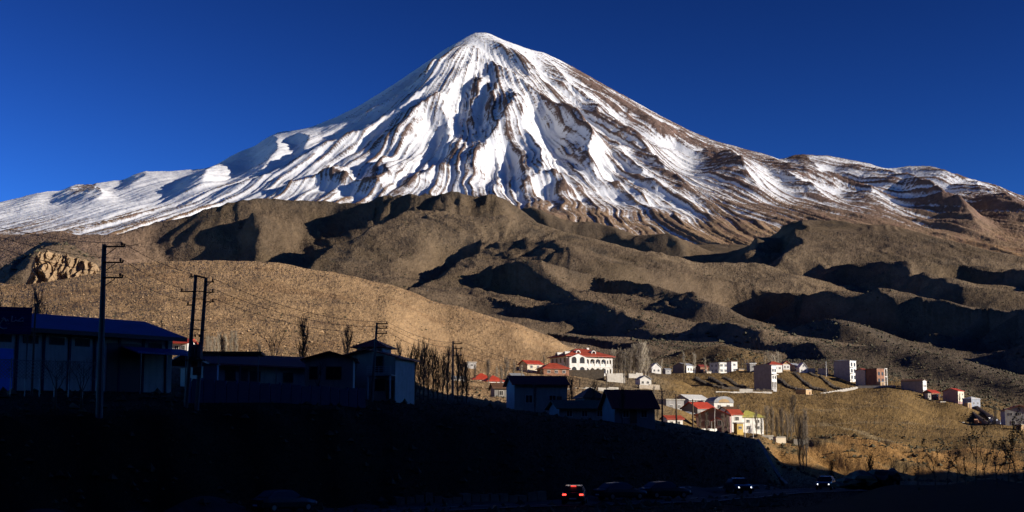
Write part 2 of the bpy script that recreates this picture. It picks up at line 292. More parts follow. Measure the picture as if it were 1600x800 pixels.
def height_field(X, Y):
    r = np.hypot(X, Y)
    wz = np.clip(r * 0.012, 0, 40)
    nx = fbm(X / np.maximum(r * .12, 8), Y / np.maximum(r * .12, 8), 1, 3) * 0
    m = (r > 700)
    z = prof_eval(X, Y)
    # mid hills
    mm = (r > 650) & (r < 7000) & (Y > 0)
    x, y = X[mm], Y[mm]; rr = r[mm]
    wx = fbm(x / 420, y / 420, 2, 101) * 32 + fbm(x / 90, y / 90, 2, 105) * 3.5
    wy = fbm(x / 420, y / 420, 2, 111) * 32 + fbm(x / 90, y / 90, 2, 115) * 3.5
    sc = np.clip(rr / 2500, .25, 1.3); wx *= sc; wy *= sc
    zz = z[mm]
    rough = np.zeros_like(zz)
    for pts, sr, sl, rnd, W in RIDGES:
        P = [at(*p) for p in pts]; Ym = np.median([p[1] for p in P]); h = np.full(x.shape, -1e9); dm = np.full(x.shape, 1e9)
        for i in range(len(P) - 1):
            d, side, val, par = seg_dist(x + wx, y + wy, P[i:i+2])
            h = np.maximum(h, val - (np.sqrt(((sl + (sr - sl) * (.5 + .5 * side)) * d) ** 2 + rnd * rnd) - rnd)); dm = np.minimum(dm, d)
        if sr >= .74 or sr == .56: rough = np.maximum(rough, (.6 if sr == .56 else .2) * np.clip(1 - np.abs(h - zz) / 50, 0, 1) * np.exp(-(dm / (.04 * rr)) ** 2))
        if pts[0][0] == 556: rough = np.maximum(rough, .9 * np.exp(-((dm - 45) / 50) ** 2) * (x < -40) * (x > -330))
        zz = smax(zz, h, np.clip(.006 * Ym, 4, 22))
    for pts, sr, sl, rnd, W in RIDGES:                    # hollows under the steep faces
        if not W: continue
        P = [at(*p) for p in pts]; n = len(P) - 1
        Wm = W / F * np.median([p[1] for p in P]); dep = .33 * Wm; D1 = dep / sr
        for i in range(n):
            d, side, val, par = seg_dist(x + wx, y + wy, P[i:i+2]); par = (i + par) / n
            cv = np.maximum(val - sr * d, val - dep + .10 * (d - D1))
            w = np.clip(par * 5, 0, 1) * np.clip((1 - par) * 5, 0, 1) * np.clip(side * 2.5, 0, 1) * (1 - sstep(.85 * Wm, 1.9 * Wm, d))
            zz = zz * (1 - w) + np.minimum(zz, cv) * w
    for pts, sr, sl, rnd, W in RIDGES[:2] + RIDGES[12:13]:          # keep the skylines sharp
        P = [at(*p) for p in pts]; h = np.full(x.shape, -1e9)
        for i in range(len(P) - 1):
            d, side, val, par = seg_dist(x + wx, y + wy, P[i:i+2]); h = np.maximum(h, val - .85 * np.sqrt(d * d + 64) + 8)
        zz = smax(zz, h, 12.0)
    f1 = fbm(x / 420, y / 420, 4, 121); f2 = ridged(x / 300, y / 300, 4, 131)
    amp = sstep(700, 2600, rr)
    zz = zz + f1 * (2 + 7 * amp) + (f2 - .5) * (2 + 5 * amp) + fbm(x / 70, y / 70, 3, 141) * (.6 + 1.4 * amp) + (ridged(x / 60, y / 60, 3, 151) - .5) * rough * 24
    rill = ridged(x / 58 + fbm(x / 260, y / 260, 2, 191) * 1.2, y / 460, 3, 193)
    zz = zz + (rill - .5) * (1.0 + 3.6 * amp)
    z[mm] = zz
    # near ground relief
    nm = (r > 30) & (r <= 1500)
    x, y = X[nm], Y[nm]; rr = r[nm]
    a = sstep(150, 330, rr)
    z[nm] += (fbm(x / 45, y / 45, 4, 161) * 1.3 + fbm(x / 9, y / 9, 3, 165) * .22) * (0.26 + a * .76) * (1 - sstep(900, 1500, rr))
    bk = sstep(226, 240, y) * (1 - sstep(268, 292, y)) * (x > .17 * y)
    z[nm] -= bk * ridged(x / 11 + y * .02, y / 60, 3, 181) * 1.5 - bk * .75
    # ridge behind the photographer, which keeps the foreground in shade
    d, side, val, par = seg_dist(X, Y, SHADE)
    h = val - 1.05 * d + fbm(X / 120, Y / 120, 3, 171) * 10
    z = np.where((Y < 60) | (X > 0.8 * Y), np.maximum(z, h), z)
    return z
SHADE = [(1600,-420,200),(900,-150,186),(450,66,173),(400,-120,230),(360,-210,330),(200,-360,390),(-200,-430,390),(-900,-520,360)]
# ground points known from the feet of houses and walls (column, row, distance)
ANCHOR = [(60,450,595),(97,452,600),(135,447,595),(734,582,440),(752,606,385),(770,608,372),(795,624,260),(829,580,430),(838,642,205),(846,622,330),(858,592,425),(868,581,425),(888,619,337.5),(901,591,425),(905,588,448),(905,658,192),(922,640,215),(930,616,345),(934,613,350),(944,590,425),(948,600,420),(950,612.5,352.5),(962,599.5,422.5),(966,612,355),(976,599,425),(982,592,440),(986,662,182),(993,591,443),(998,608,378),(1004,590,446),(1005,604,395),(1014,607.5,382),(1023,583,650),(1030,607,386),(1046,646,330),(1050,668,255),(1069,583,690),(1080,648,350),(1087,591,610),(1091,656,325),(1096,677,268),(1097,583,700),(1100,600,580),(1108,592,610),(1108,677,269),(1116,675,290),(1118,614,520),(1120,677,270),(1121,676,284),(1124,644,345),(1127,584,690),(1128,610,552),(1130,592,615),(1130,603,575),(1130,609,555),(1136.5,614.5,526.5),(1144,583,680),(1146,675,300),(1150,602,585),(1152,610,555),(1154,677,285),(1155,614,535),(1155,615,533),(1165.5,614,536.5),(1167,674,305),(1172,609,560),(1174,582,660),(1176,611,556),(1176,614,538),(1176,615,538),(1191,615,541.5),(1196,606,565),(1196,690,275),(1206,615,545),(1208,580,640),(1208,612,560),(1216,594,620),(1218,690,272),(1226,578,655),(1238,588,640),(1240,581,660),(1240,606,590),(1240,694,268),(1251,694,268),(1253,583,655),(1256,582,655),(1256,620,560),(1262,600,610),(1262,613,575),(1262,694,268),(1265,582,655),(1266,588,650),(1268,620,560),(1274,582,655),(1278,582,650),(1286,582,650),(1290,612,585),(1292,600,625),(1294,582,650),(1304,613.5,590),(1318,610,605),(1321,602,650),(1340,607,620),(1341,609,625),(1349,600,640),(1368,600,636),(1370.5,609,623.5),(1376,604,628),(1400,609,622),(1402,604,640),(1420,600,650),(1428,610,618),(1450,612.5,625),(1450,624,590),(1455,622,598),(1466,633,580),(1480,625,600),(1490,628,592),(1506,667,505),(1508,638,565),(1512,638,560),(1517,671,500),(1518,637,572),(1522,634,580),(1528,651.5,530),(1528,666,508),(1530,662,520),(1541,670,502),(1542,647,540),(1548,665,495),(1549,662,512),(1561,667,498),(1562,660,500),(1590,668,470),(1597,672,452)]
# ------------------------------------------------------------------ materials
def new_mat(name):
    m = bpy.data.materials.new(name); m.use_nodes = True
    nt = m.node_tree; b = nt.nodes['Principled BSDF']
    return m, nt, b
def N(nt, typ, **kw):
    n = nt.nodes.new(typ)
    for k, v in kw.items():
        if k in n.inputs.keys() if isinstance(k, str) else False: n.inputs[k].default_value = v
        else: setattr(n, k, v)
    return n
def mix_rgb(nt, fac, a, b, blend='MIX'):
    n = nt.nodes.new('ShaderNodeMix'); n.data_type = 'RGBA'; n.blend_type = blend
    for sock, v in ((n.inputs[0], fac), (n.inputs[6], a), (n.inputs[7], b)):
        if hasattr(v, 'is_output') or isinstance(v, bpy.types.NodeSocket): nt.links.new(v, sock)
        elif isinstance(v, (int, float)): sock.default_value = v
        else: sock.default_value = tuple(v) + ((1.0,) if len(v) == 3 else ())
    return n.outputs[2]
def mathn(nt, op, a, b=None, c=None, clamp=False):
    n = nt.nodes.new('ShaderNodeMath'); n.operation = op; n.use_clamp = clamp
    for i, v in enumerate((a, b, c)):
        if v is None: continue
        if isinstance(v, bpy.types.NodeSocket): nt.links.new(v, n.inputs[i])
        else: n.inputs[i].default_value = v
    return n.outputs[0]
def maprange(nt, v, a, b, c=0.0, d=1.0):
    n = nt.nodes.new('ShaderNodeMapRange'); nt.links.new(v, n.inputs[0])
    n.inputs[1].default_value = a; n.inputs[2].default_value = b; n.inputs[3].default_value = c; n.inputs[4].default_value = d
    return n.outputs[0]
def tex_noise(nt, scale, detail=6.0, rough=0.55, coord=None, dist=0.0):
    n = nt.nodes.new('ShaderNodeTexNoise'); n.inputs['Scale'].default_value = scale
    n.inputs['Detail'].default_value = detail; n.inputs['Roughness'].default_value = rough; n.inputs['Distortion'].default_value = dist
    if coord is not None: nt.links.new(coord, n.inputs['Vector'])
    return n.outputs[0]

def make_terrain_material():
    """colour from the ground's own tint (vertex attribute), broken up by fine noise; snow where the snow attribute says so"""
    m, nt, b = new_mat('terrain')
    geo = nt.nodes.new('ShaderNodeNewGeometry'); pos = geo.outputs['Position']
    tint = nt.nodes.new('ShaderNodeAttribute'); tint.attribute_name = 'tint'
    snow = nt.nodes.new('ShaderNodeAttribute'); snow.attribute_name = 'snow'
    grain = nt.nodes.new('ShaderNodeAttribute'); grain.attribute_name = 'grain'      # metres per unit of the fine pattern
    gv = nt.nodes.new('ShaderNodeVectorMath'); gv.operation = 'SCALE'
    inv = mathn(nt, 'DIVIDE', 1.0, grain.outputs['Fac'])
    nt.links.new(pos, gv.inputs[0]); nt.links.new(inv, gv.inputs['Scale'])
    n1 = tex_noise(nt, 1.0, 5, .62, gv.outputs[0]); n2 = tex_noise(nt, .21, 5, .6, gv.outputs[0]); n3 = tex_noise(nt, 3.7, 3, .6, gv.outputs[0])
    v1 = maprange(nt, n1, .3, .7, .82, 1.18); v2 = maprange(nt, n2, .3, .7, .80, 1.2); v3 = maprange(nt, n3, .3, .7, .85, 1.15)
    val = mathn(nt, 'MULTIPLY', mathn(nt, 'MULTIPLY', v1, v2), v3)
    comb = nt.nodes.new('ShaderNodeCombineXYZ')
    for i in range(3): nt.links.new(val, comb.inputs[i])
    ground = mix_rgb(nt, 1.0, tint.outputs['Color'], comb.outputs[0], 'MULTIPLY')
    # dark scrub dots
    dots = maprange(nt, n3, .60, .70, 0.0, .38)
    ground = mix_rgb(nt, dots, ground, (.045, .038, .026))
    sn = mathn(nt, 'ADD', snow.outputs['Fac'], mathn(nt, 'MULTIPLY', mathn(nt, 'SUBTRACT', n1, .5), .9))
    sn = mathn(nt, 'ADD', sn, mathn(nt, 'MULTIPLY', mathn(nt, 'SUBTRACT', n3, .5), .7))
    sf = maprange(nt, sn, .30, .70); 
    col = mix_rgb(nt, sf, ground, (.80, .81, .84))
    nt.links.new(col, b.inputs['Base Color'])
    b.inputs['Roughness'].default_value = .95; b.inputs['Specular IOR Level'].default_value = .08
    bump = nt.nodes.new('ShaderNodeBump'); bump.inputs['Strength'].default_value = .75
    hgt = mathn(nt, 'ADD', n1, mathn(nt, 'MULTIPLY', n3, .45))
    dist = mathn(nt, 'MULTIPLY', grain.outputs['Fac'], mathn(nt, 'SUBTRACT', .55, mathn(nt, 'MULTIPLY', sf, .42)))
    nt.links.new(hgt, bump.inputs['Height']); nt.links.new(dist, bump.inputs['Distance'])
    nt.links.new(bump.outputs[0], b.inputs['Normal'])
    return m
MT = make_terrain_material()

# ------------------------------------------------------------------ the ground sheet
def lin(a, b, n): return list(np.linspace(a, b, n, endpoint=False))
def logs(a, b, n): return list(np.exp(np.linspace(math.log(a), math.log(b), n, endpoint=False)))
RROW = np.array(logs(1.5, 40, 26) + lin(40, 60, 16) + logs(60, 300, 150) + logs(300, 800, 130) + logs(800, 2200, 120) + logs(2200, 4800, 180) + logs(4800, 6300, 36) + lin(6300, 11500, 380) + logs(11500, 40000, 24) + [40000.0])
HALF = math.radians(21.5)
dense = np.linspace(-HALF, HALF, 860)
side = HALF + (np.linspace(0, 1, 58)[1:] ** 1.6) * (math.pi - HALF)
TH = np.concatenate([-side[::-1], dense, side])
TT, RR = np.meshgrid(TH, RROW)                     # rows = distance
GX = RR * np.sin(TT); GY = RR * np.cos(TT)
shape = GX.shape
gx, gy = GX.ravel(), GY.ravel(); gr = np.hypot(gx, gy)
gz = height_field(gx, gy)
snow = np.full(gx.shape, -1.0); isvol = np.zeros(gx.shape)
tint = np.zeros((gx.size, 3)); grain = np.clip(gr * 0.0022, .12, 9.0) + 24.0 * sstep(5200, 7000, gr)
vm = (gr > 2600) & (gy > 0)
vx, vy = gx[vm], gy[vm]
vz, rock, gul, st1, st2, rho, phi = build_volcano(vx, vy)
vz = vz - np.clip(6300 - gr[vm], 0, None) * .22
kk = 60.0
old = gz[vm]
fade = sstep(7000, 9000, gr[vm])
old = old * (1 - fade) + (-500) * fade
new = smax(old, vz, kk)
volw = sstep(-40, 60, vz - old)
gz[vm] = new; isvol[vm] = volw
# slope and hollow from the grid
Z = gz.reshape(shape)
def ground_z(x, y):
    """height of the built sheet at a point (bilinear on the grid)"""
    r = math.hypot(x, y); t = math.atan2(x, y)
    i = int(np.clip(np.searchsorted(RROW, r) - 1, 0, len(RROW) - 2)); j = int(np.clip(np.searchsorted(TH, t) - 1, 0, len(TH) - 2))
    a = (r - RROW[i]) / (RROW[i+1] - RROW[i]); b = (t - TH[j]) / (TH[j+1] - TH[j])
    return float((Z[i,j]*(1-b) + Z[i,j+1]*b)*(1-a) + (Z[i+1,j]*(1-b) + Z[i+1,j+1]*b)*a)
for _pass in range(2):
    nm = (gr > 150) & (gr < 800) & (gy > 0); ax, ay = gx[nm], gy[nm]; sw = np.zeros(ax.shape); sd_ = np.zeros(ax.shape)
    for p in ANCHOR:
        q = at(*p); R_ = .022 * q[1]; w = np.exp(-((ax - q[0]) ** 2 + ((ay - q[1]) * .75) ** 2) / (R_ * R_)); sw += w; sd_ += w * (q[2] - ground_z(q[0], q[1]))
    gz[nm] += sd_ / np.maximum(sw, 1.0)
def laplace(Z, k):
    A = Z.copy()
    for _ in range(k):
        A = (A + np.roll(A, 1, 0) + np.roll(A, -1, 0) + np.roll(A, 1, 1) + np.roll(A, -1, 1)) / 5
    return Z - A
conv = laplace(Z, 6).ravel()                      # >0 on crests, <0 in hollows
# ---- snow amount on the volcano
zz = gz[vm]; hsn = zz
lowf = fbm(vx / 700, vy / 700, 3, 201) * 110
side_x = vx - PEAK[0]
line = 1180 + 330 * sstep(700, 3600, side_x) + 90 * sstep(-1800, -3600, side_x) + lowf      # snow line height
base_s = (zz - line) / 520.0
base_s = np.clip(base_s, -1.2, .62)
c = np.clip(conv[vm] / 7.0, -1, 1)
s = base_s + .15 - rock * .85 + gul * .35 - c * .45 - (st2 - .5) * .62 - (st1 - .5) * .28
s += fbm(vx / 180, vy / 180, 3, 211) * .16
s -= .10 * sstep(.2, .75, phi) * sstep(300, 1200, rho) * (1 - sstep(0.9, 1.6, phi) * .5)      # wind-blown right-hand flank
s -= .42 * sstep(.95, 1.3, phi) * sstep(500, 900, rho) * (1 - sstep(2300, 3000, rho)) * (.6 + .8 * fbm(vx / 240, vy / 240, 2, 221))
s += .25 * sstep(-.2, -.9, phi)
s = np.where(volw > .5, s, -1.0)
snow[vm] = np.clip(s, -1, 1.2)
# ---- ground colours
nC = fbm(gx / 900, gy / 900, 3, 331)
def blend(col, w):
    global tint
    tint = tint * (1 - w[:, None]) + np.array(col)[None, :] * w[:, None]
PXC = 800 + F * 1.009 * gx / np.maximum(gy, 1e-3)
def two_scale(seed, near, far):
    w = sstep(500, 1100, gr)
    return fbm(gx / near, gy / near, 3, seed) * (1 - w) + fbm(gx / far, gy / far, 3, seed + 50) * w
nA = two_scale(301, 38.0, 260.0); nB = two_scale(311, 9.0, 70.0)
tint[:] = (.032, .022, .012)                                        # near ground, road verge; tint darkened to deepen the foreground shade
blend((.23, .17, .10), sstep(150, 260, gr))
blend((.12, .09, .06), sstep(480, 600, gr) * sstep(870, 900, PXC) * (gy > 0))
blend((.150, .107, .068), sstep(700, 1000, gr))                       # foothills
blend((.125, .090, .055), np.clip(sstep(.0, .6, nA), 0, 1) * sstep(700, 1000, gr) * .8)
blend((.19, .134, .082), np.clip(sstep(.1, .7, -nA), 0, 1) * sstep(700, 1000, gr) * .8)
blend((.105, .082, .058), sstep(1000, 1500, PXC) * sstep(650, 800, gr) * (1 - sstep(1400, 2400, gr)) * .8)
FOOTW = sstep(900, 1200, gr)
blend((.215, .155, .095), FOOTW * sstep(.05, .55, nC) * .75)
blend((.085, .068, .052), FOOTW * np.clip(sstep(.15, .6, nB) * sstep(-.1, .4, nA) + sstep(2.0, 5.0, conv) * .6, 0, 1) * .65)
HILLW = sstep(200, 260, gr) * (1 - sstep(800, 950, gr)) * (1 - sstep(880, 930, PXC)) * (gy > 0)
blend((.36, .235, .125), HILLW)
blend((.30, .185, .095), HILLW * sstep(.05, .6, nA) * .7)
FIELDW = sstep(240, 275, gr) * (1 - sstep(760, 900, gr)) * sstep(1010, 1080, PXC) * (gy > 0)
blend((.225, .145, .058), FIELDW)
blend((.27, .172, .066), FIELDW * sstep(.0, .6, nA) * .8)
blend((.16, .105, .045), FIELDW * sstep(.1, .7, nB) * .35)
BANKW = sstep(222, 236, gy) * (1 - sstep(275, 300, gy)) * sstep(1185, 1220, PXC)
blend((.38, .215, .08), BANKW); blend((.22, .15, .07), BANKW * sstep(.05, .5, nB))
TRK = [at(1285,650,372),at(1325,664,345),at(1380,690,316),at(1440,712,296),at(1500,722,286)]
td = seg_dist(gx, gy, TRK)[0]; blend((.34, .25, .13), (1 - sstep(.8, 2.0, td)) * FIELDW * .9)
for q_ in ([at(1250,640,415),at(1340,637,440),at(1440,642,480)], [at(1270,664,350),at(1400,660,400),at(1480,668,430)]):
    td = seg_dist(gx + nA * 6, gy, q_)[0]; blend((.29, .21, .11), (1 - sstep(.7, 2.2, td)) * FIELDW * .6)
# volcano rock: purple brown high up, tan to orange low on the right
blend((.17, .115, .095), isvol)
blend((.30, .20, .12), isvol * sstep(1700, 1000, gz + nA * 150))
blend((.34, .20, .10), isvol * sstep(1500, 900, gz) * sstep(900, 1500, PXC) * sstep(-.1, .5, nA))
blend((.22, .13, .10), isvol * sstep(.1, .6, nB) * .5)
LEFTB = sstep(1000, 3000, gr) * (1 - isvol) * (1 - sstep(150, 330, PXC))
blend((.25, .165, .115), LEFTB * .7)

def sub_sheet(name, mask_faces, kind='structure'):
    """the part of the sheet picked by a face mask as its own mesh object"""
    nr, nc = shape
    idx = np.arange(nr * nc).reshape(shape)
    q = np.stack([idx[:-1, :-1], idx[:-1, 1:], idx[1:, 1:], idx[1:, :-1]], -1)[mask_faces]
    used = np.unique(q); remap = np.zeros(nr * nc, dtype=np.int64); remap[used] = np.arange(used.size)
    q = remap[q].astype(np.int32)
    me = bpy.data.meshes.new(name)
    me.vertices.add(used.size); me.loops.add(q.size); me.polygons.add(len(q))
    co = np.stack([gx[used], gy[used], gz[used]], -1).astype(np.float32)
    me.vertices.foreach_set('co', co.ravel())
    me.loops.foreach_set('vertex_index', q[:, ::-1].ravel())
    me.polygons.foreach_set('loop_start', np.arange(0, q.size, 4, dtype=np.int32))
    me.polygons.foreach_set('use_smooth', np.ones(len(q), dtype=bool))
    me.update(calc_edges=True)
    a = me.attributes.new('tint', 'FLOAT_COLOR', 'POINT')
    a.data.foreach_set('color', np.concatenate([tint[used], np.ones((used.size, 1))], 1).astype(np.float32).ravel())
    for nm, arr in (('snow', snow), ('grain', grain)):
        a = me.attributes.new(nm, 'FLOAT', 'POINT'); a.data.foreach_set('value', arr[used].astype(np.float32))
    me.materials.append(MT)
    o = bpy.data.objects.new(name, me); COL.objects.link(o); o['kind'] = kind
    return o
fc = lambda A: A.reshape(shape)[:-1, :-1]
f_r, f_px, f_vol, f_y = fc(gr), fc(PXC), fc(isvol), fc(gy)
F_MTN = (f_r > 2700) & (f_vol > .5)
F_FOOT = ~F_MTN & (f_r > 900)
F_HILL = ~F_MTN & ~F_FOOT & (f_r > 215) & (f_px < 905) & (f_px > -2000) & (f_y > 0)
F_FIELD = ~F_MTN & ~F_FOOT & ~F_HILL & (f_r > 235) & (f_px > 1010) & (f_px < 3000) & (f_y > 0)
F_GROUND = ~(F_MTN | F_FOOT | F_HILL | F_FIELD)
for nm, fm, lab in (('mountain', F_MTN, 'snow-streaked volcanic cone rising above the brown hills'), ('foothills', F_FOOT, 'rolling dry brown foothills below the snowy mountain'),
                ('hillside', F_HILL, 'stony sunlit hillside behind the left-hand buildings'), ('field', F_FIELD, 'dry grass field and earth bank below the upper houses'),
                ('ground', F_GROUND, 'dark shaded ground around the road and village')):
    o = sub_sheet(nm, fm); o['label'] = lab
# ------------------------------------------------------------------ helpers for things
rnd = random.Random(7)
def mat_paint(name, col, rough=.8, var=.16, scale=.9, bump=.15, metal=0.0, spec=.3, streak=0.0, coat=0.0):
    """plain coloured surface with uneven tone, stains and a little relief"""
    m, nt, b = new_mat(name)
    tc = nt.nodes.new('ShaderNodeTexCoord'); o = tc.outputs['Object']
    n1 = tex_noise(nt, scale, 6, .6, o); n2 = tex_noise(nt, scale * 9, 4, .6, o)
    v = mathn(nt, 'MULTIPLY', maprange(nt, n1, .3, .7, 1 - var, 1 + var), maprange(nt, n2, .3, .7, 1 - var * .5, 1 + var * .5))
    if streak:
        mp = nt.nodes.new('ShaderNodeMapping'); mp.inputs['Scale'].default_value = (2.2, 2.2, .18); nt.links.new(o, mp.inputs['Vector'])
        v = mathn(nt, 'MULTIPLY', v, maprange(nt, tex_noise(nt, 1.6, 4, .6, mp.outputs[0]), .45, .75, 1.0, 1 - streak))
    cb = nt.nodes.new('ShaderNodeCombineXYZ')
    for i in range(3): nt.links.new(v, cb.inputs[i])
    nt.links.new(mix_rgb(nt, 1.0, tuple(col), cb.outputs[0], 'MULTIPLY'), b.inputs['Base Color'])
    b.inputs['Roughness'].default_value = rough; b.inputs['Metallic'].default_value = metal; b.inputs['Specular IOR Level'].default_value = spec
    if coat: b.inputs['Coat Weight'].default_value = coat
    if bump:
        bp = nt.nodes.new('ShaderNodeBump'); bp.inputs['Strength'].default_value = bump; bp.inputs['Distance'].default_value = .03
        nt.links.new(n2, bp.inputs['Height']); nt.links.new(bp.outputs[0], b.inputs['Normal'])
    return m
def mat_sheet(name, col, pitch=.25, rough=.5, var=.15):
    """ribbed metal roofing: ribs run down the object's local y or x by the wave's own bands"""
    m = mat_paint(name, col, rough, var, .5, 0, 0, .3, .3)
    nt = m.node_tree; b = nt.nodes['Principled BSDF']
    tc = nt.nodes.new('ShaderNodeTexCoord'); w = nt.nodes.new('ShaderNodeTexWave'); w.bands_direction = 'X'; w.wave_profile = 'SIN'
    w.inputs['Scale'].default_value = .314 / pitch; nt.links.new(tc.outputs['Object'], w.inputs['Vector'])
    bp = nt.nodes.new('ShaderNodeBump'); bp.inputs['Strength'].default_value = .6; bp.inputs['Distance'].default_value = .04
    nt.links.new(w.outputs['Fac'], bp.inputs['Height']); nt.links.new(bp.outputs[0], b.inputs['Normal'])
    return m
def mat_emit(name, col, strength):
    m, nt, b = new_mat(name); b.inputs['Base Color'].default_value = tuple(col) + (1,)
    b.inputs['Emission Color'].default_value = tuple(col) + (1,); b.inputs['Emission Strength'].default_value = strength
    return m
M = {
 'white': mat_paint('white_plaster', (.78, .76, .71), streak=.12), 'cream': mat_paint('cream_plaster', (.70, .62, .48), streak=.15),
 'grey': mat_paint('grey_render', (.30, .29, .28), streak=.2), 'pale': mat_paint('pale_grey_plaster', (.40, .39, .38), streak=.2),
 'pink': mat_paint('pink_plaster', (.42, .27, .25), streak=.15), 'blue_wall': mat_paint('pale_blue_plaster', (.33, .36, .42), streak=.15),
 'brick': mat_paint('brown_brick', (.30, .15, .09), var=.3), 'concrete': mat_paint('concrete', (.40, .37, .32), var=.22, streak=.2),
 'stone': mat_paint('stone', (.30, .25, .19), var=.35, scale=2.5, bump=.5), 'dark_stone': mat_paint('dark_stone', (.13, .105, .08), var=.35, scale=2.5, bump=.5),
 'drab': mat_paint('drab_plaster', (.44, .42, .37), streak=.25),
 'car_grey': mat_paint('grey_car_paint', (.02, .021, .024), .35, .03, bump=0, spec=.4, coat=.2),
 'tan': mat_paint('tan_plaster', (.50, .34, .18), streak=.2), 'yellow': mat_paint('yellow_plaster', (.60, .42, .12)),
 'roof_red': mat_sheet('red_roofing', (.42, .075, .04), var=.25), 'roof_bright': mat_sheet('bright_red_roofing', (.52, .065, .035), var=.22), 'roof_dark_red': mat_sheet('dark_red_roofing', (.26, .05, .04)),
 'roof_blue': mat_sheet('blue_roofing', (.035, .075, .30)), 'roof_grey': mat_sheet('grey_roofing', (.33, .34, .36)), 'roof_white': mat_sheet('white_roofing', (.72, .72, .70)),
 'roof_lime': mat_sheet('yellow_green_roofing', (.46, .42, .10), var=.22), 'roof_green': mat_sheet('dull_green_roofing', (.10, .13, .07)), 'roof_brown': mat_sheet('brown_roofing', (.17, .09, .05)),
 'glass': mat_paint('window_glass', (.02, .022, .026), .3, 0.05, bump=0, spec=.3), 'frame': mat_paint('window_frame', (.62, .60, .56), .5, .08), 'frame_dark': mat_paint('dark_frame', (.06, .05, .045), .5, .08),
 'door': mat_paint('door_paint', (.16, .09, .055), .5), 'steel': mat_paint('steel', (.22, .22, .23), .45, .12, metal=.6), 'rust': mat_paint('rusty_steel', (.14, .08, .055), .7, .3),
 'pole': mat_paint('concrete_pole', (.17, .16, .145), .9, .2), 'wood': mat_paint('weathered_wood', (.12, .085, .06), .9, .25), 'ceramic': mat_paint('insulator_ceramic', (.13, .07, .05), .25, .1, bump=0),
 'cable': mat_paint('cable', (.05, .05, .05), .6, .1, bump=0), 'bark': mat_paint('bark', (.17, .14, .11), .95, .25), 'bark_pale': mat_paint('pale_bark', (.36, .31, .235), .95, .2), 'bark_dark': mat_paint('dark_bark', (.085, .07, .055), .95, .25),
 'leaf': mat_paint('dry_leaf', (.10, .085, .045), .9, .3), 'scrub': mat_paint('scrub', (.085, .075, .045), .95, .35), 'evergreen': mat_paint('evergreen', (.035, .05, .025), .9, .3),
 'blue_paint': mat_paint('blue_paint', (.02, .035, .13), .7, .12), 'blue_panel': mat_paint('blue_panel', (.012, .016, .055), .8, .2, streak=.2), 'blue_door': mat_paint('blue_door', (.03, .20, .75), .45, .1),
 'sign_blue': mat_paint('sign_blue', (.03, .06, .26), .5, .1), 'sign_white': mat_paint('sign_white', (.75, .75, .78), .5, .05, bump=0),
 'asphalt': mat_paint('asphalt', (.048, .047, .046), .9, .2, .4, .3), 'line': mat_paint('road_paint', (.62, .61, .56), .7, .25, 2.0),
 'car_dark': mat_paint('dark_car_paint', (.035, .037, .042), .25, .03, bump=0, spec=.5, coat=.6), 'car_white': mat_paint('white_car_paint', (.62, .62, .62), .25, .03, bump=0, spec=.5, coat=.6),
 'car_silver': mat_paint('silver_car_paint', (.33, .34, .36), .25, .03, metal=.4, bump=0, spec=.5, coat=.6), 'rubber': mat_paint('rubber', (.018, .018, .018), .9, .1), 'rim': mat_paint('wheel_rim', (.35, .35, .36), .35, .05, metal=.7),
 'tail': mat_emit('tail_lamp', (.85, .05, .035), 3.2), 'head': mat_emit('head_lamp', (.95, .95, 1.0), 1.8), 'lamp_off': mat_paint('unlit_lamp', (.25, .04, .03), .3, .05, bump=0),
}
def ob(name, me, parent=None, loc=None, rz=0.0):
    o = bpy.data.objects.new(name, me); COL.objects.link(o)
    if parent is not None: o.parent = parent
    if loc is not None: o.location = loc
    if rz: o.rotation_euler[2] = rz
    return o
def tag(o, label, cat, group=None, kind=None):
    if label: o['label'] = label
    if cat: o['category'] = cat
    if group: o['group'] = group
    if kind: o['kind'] = kind
    return o
def thing(name, label, cat, loc, rz=0.0, group=None):
    return tag(ob(name, None, None, loc, rz), label, cat, group, 'thing')
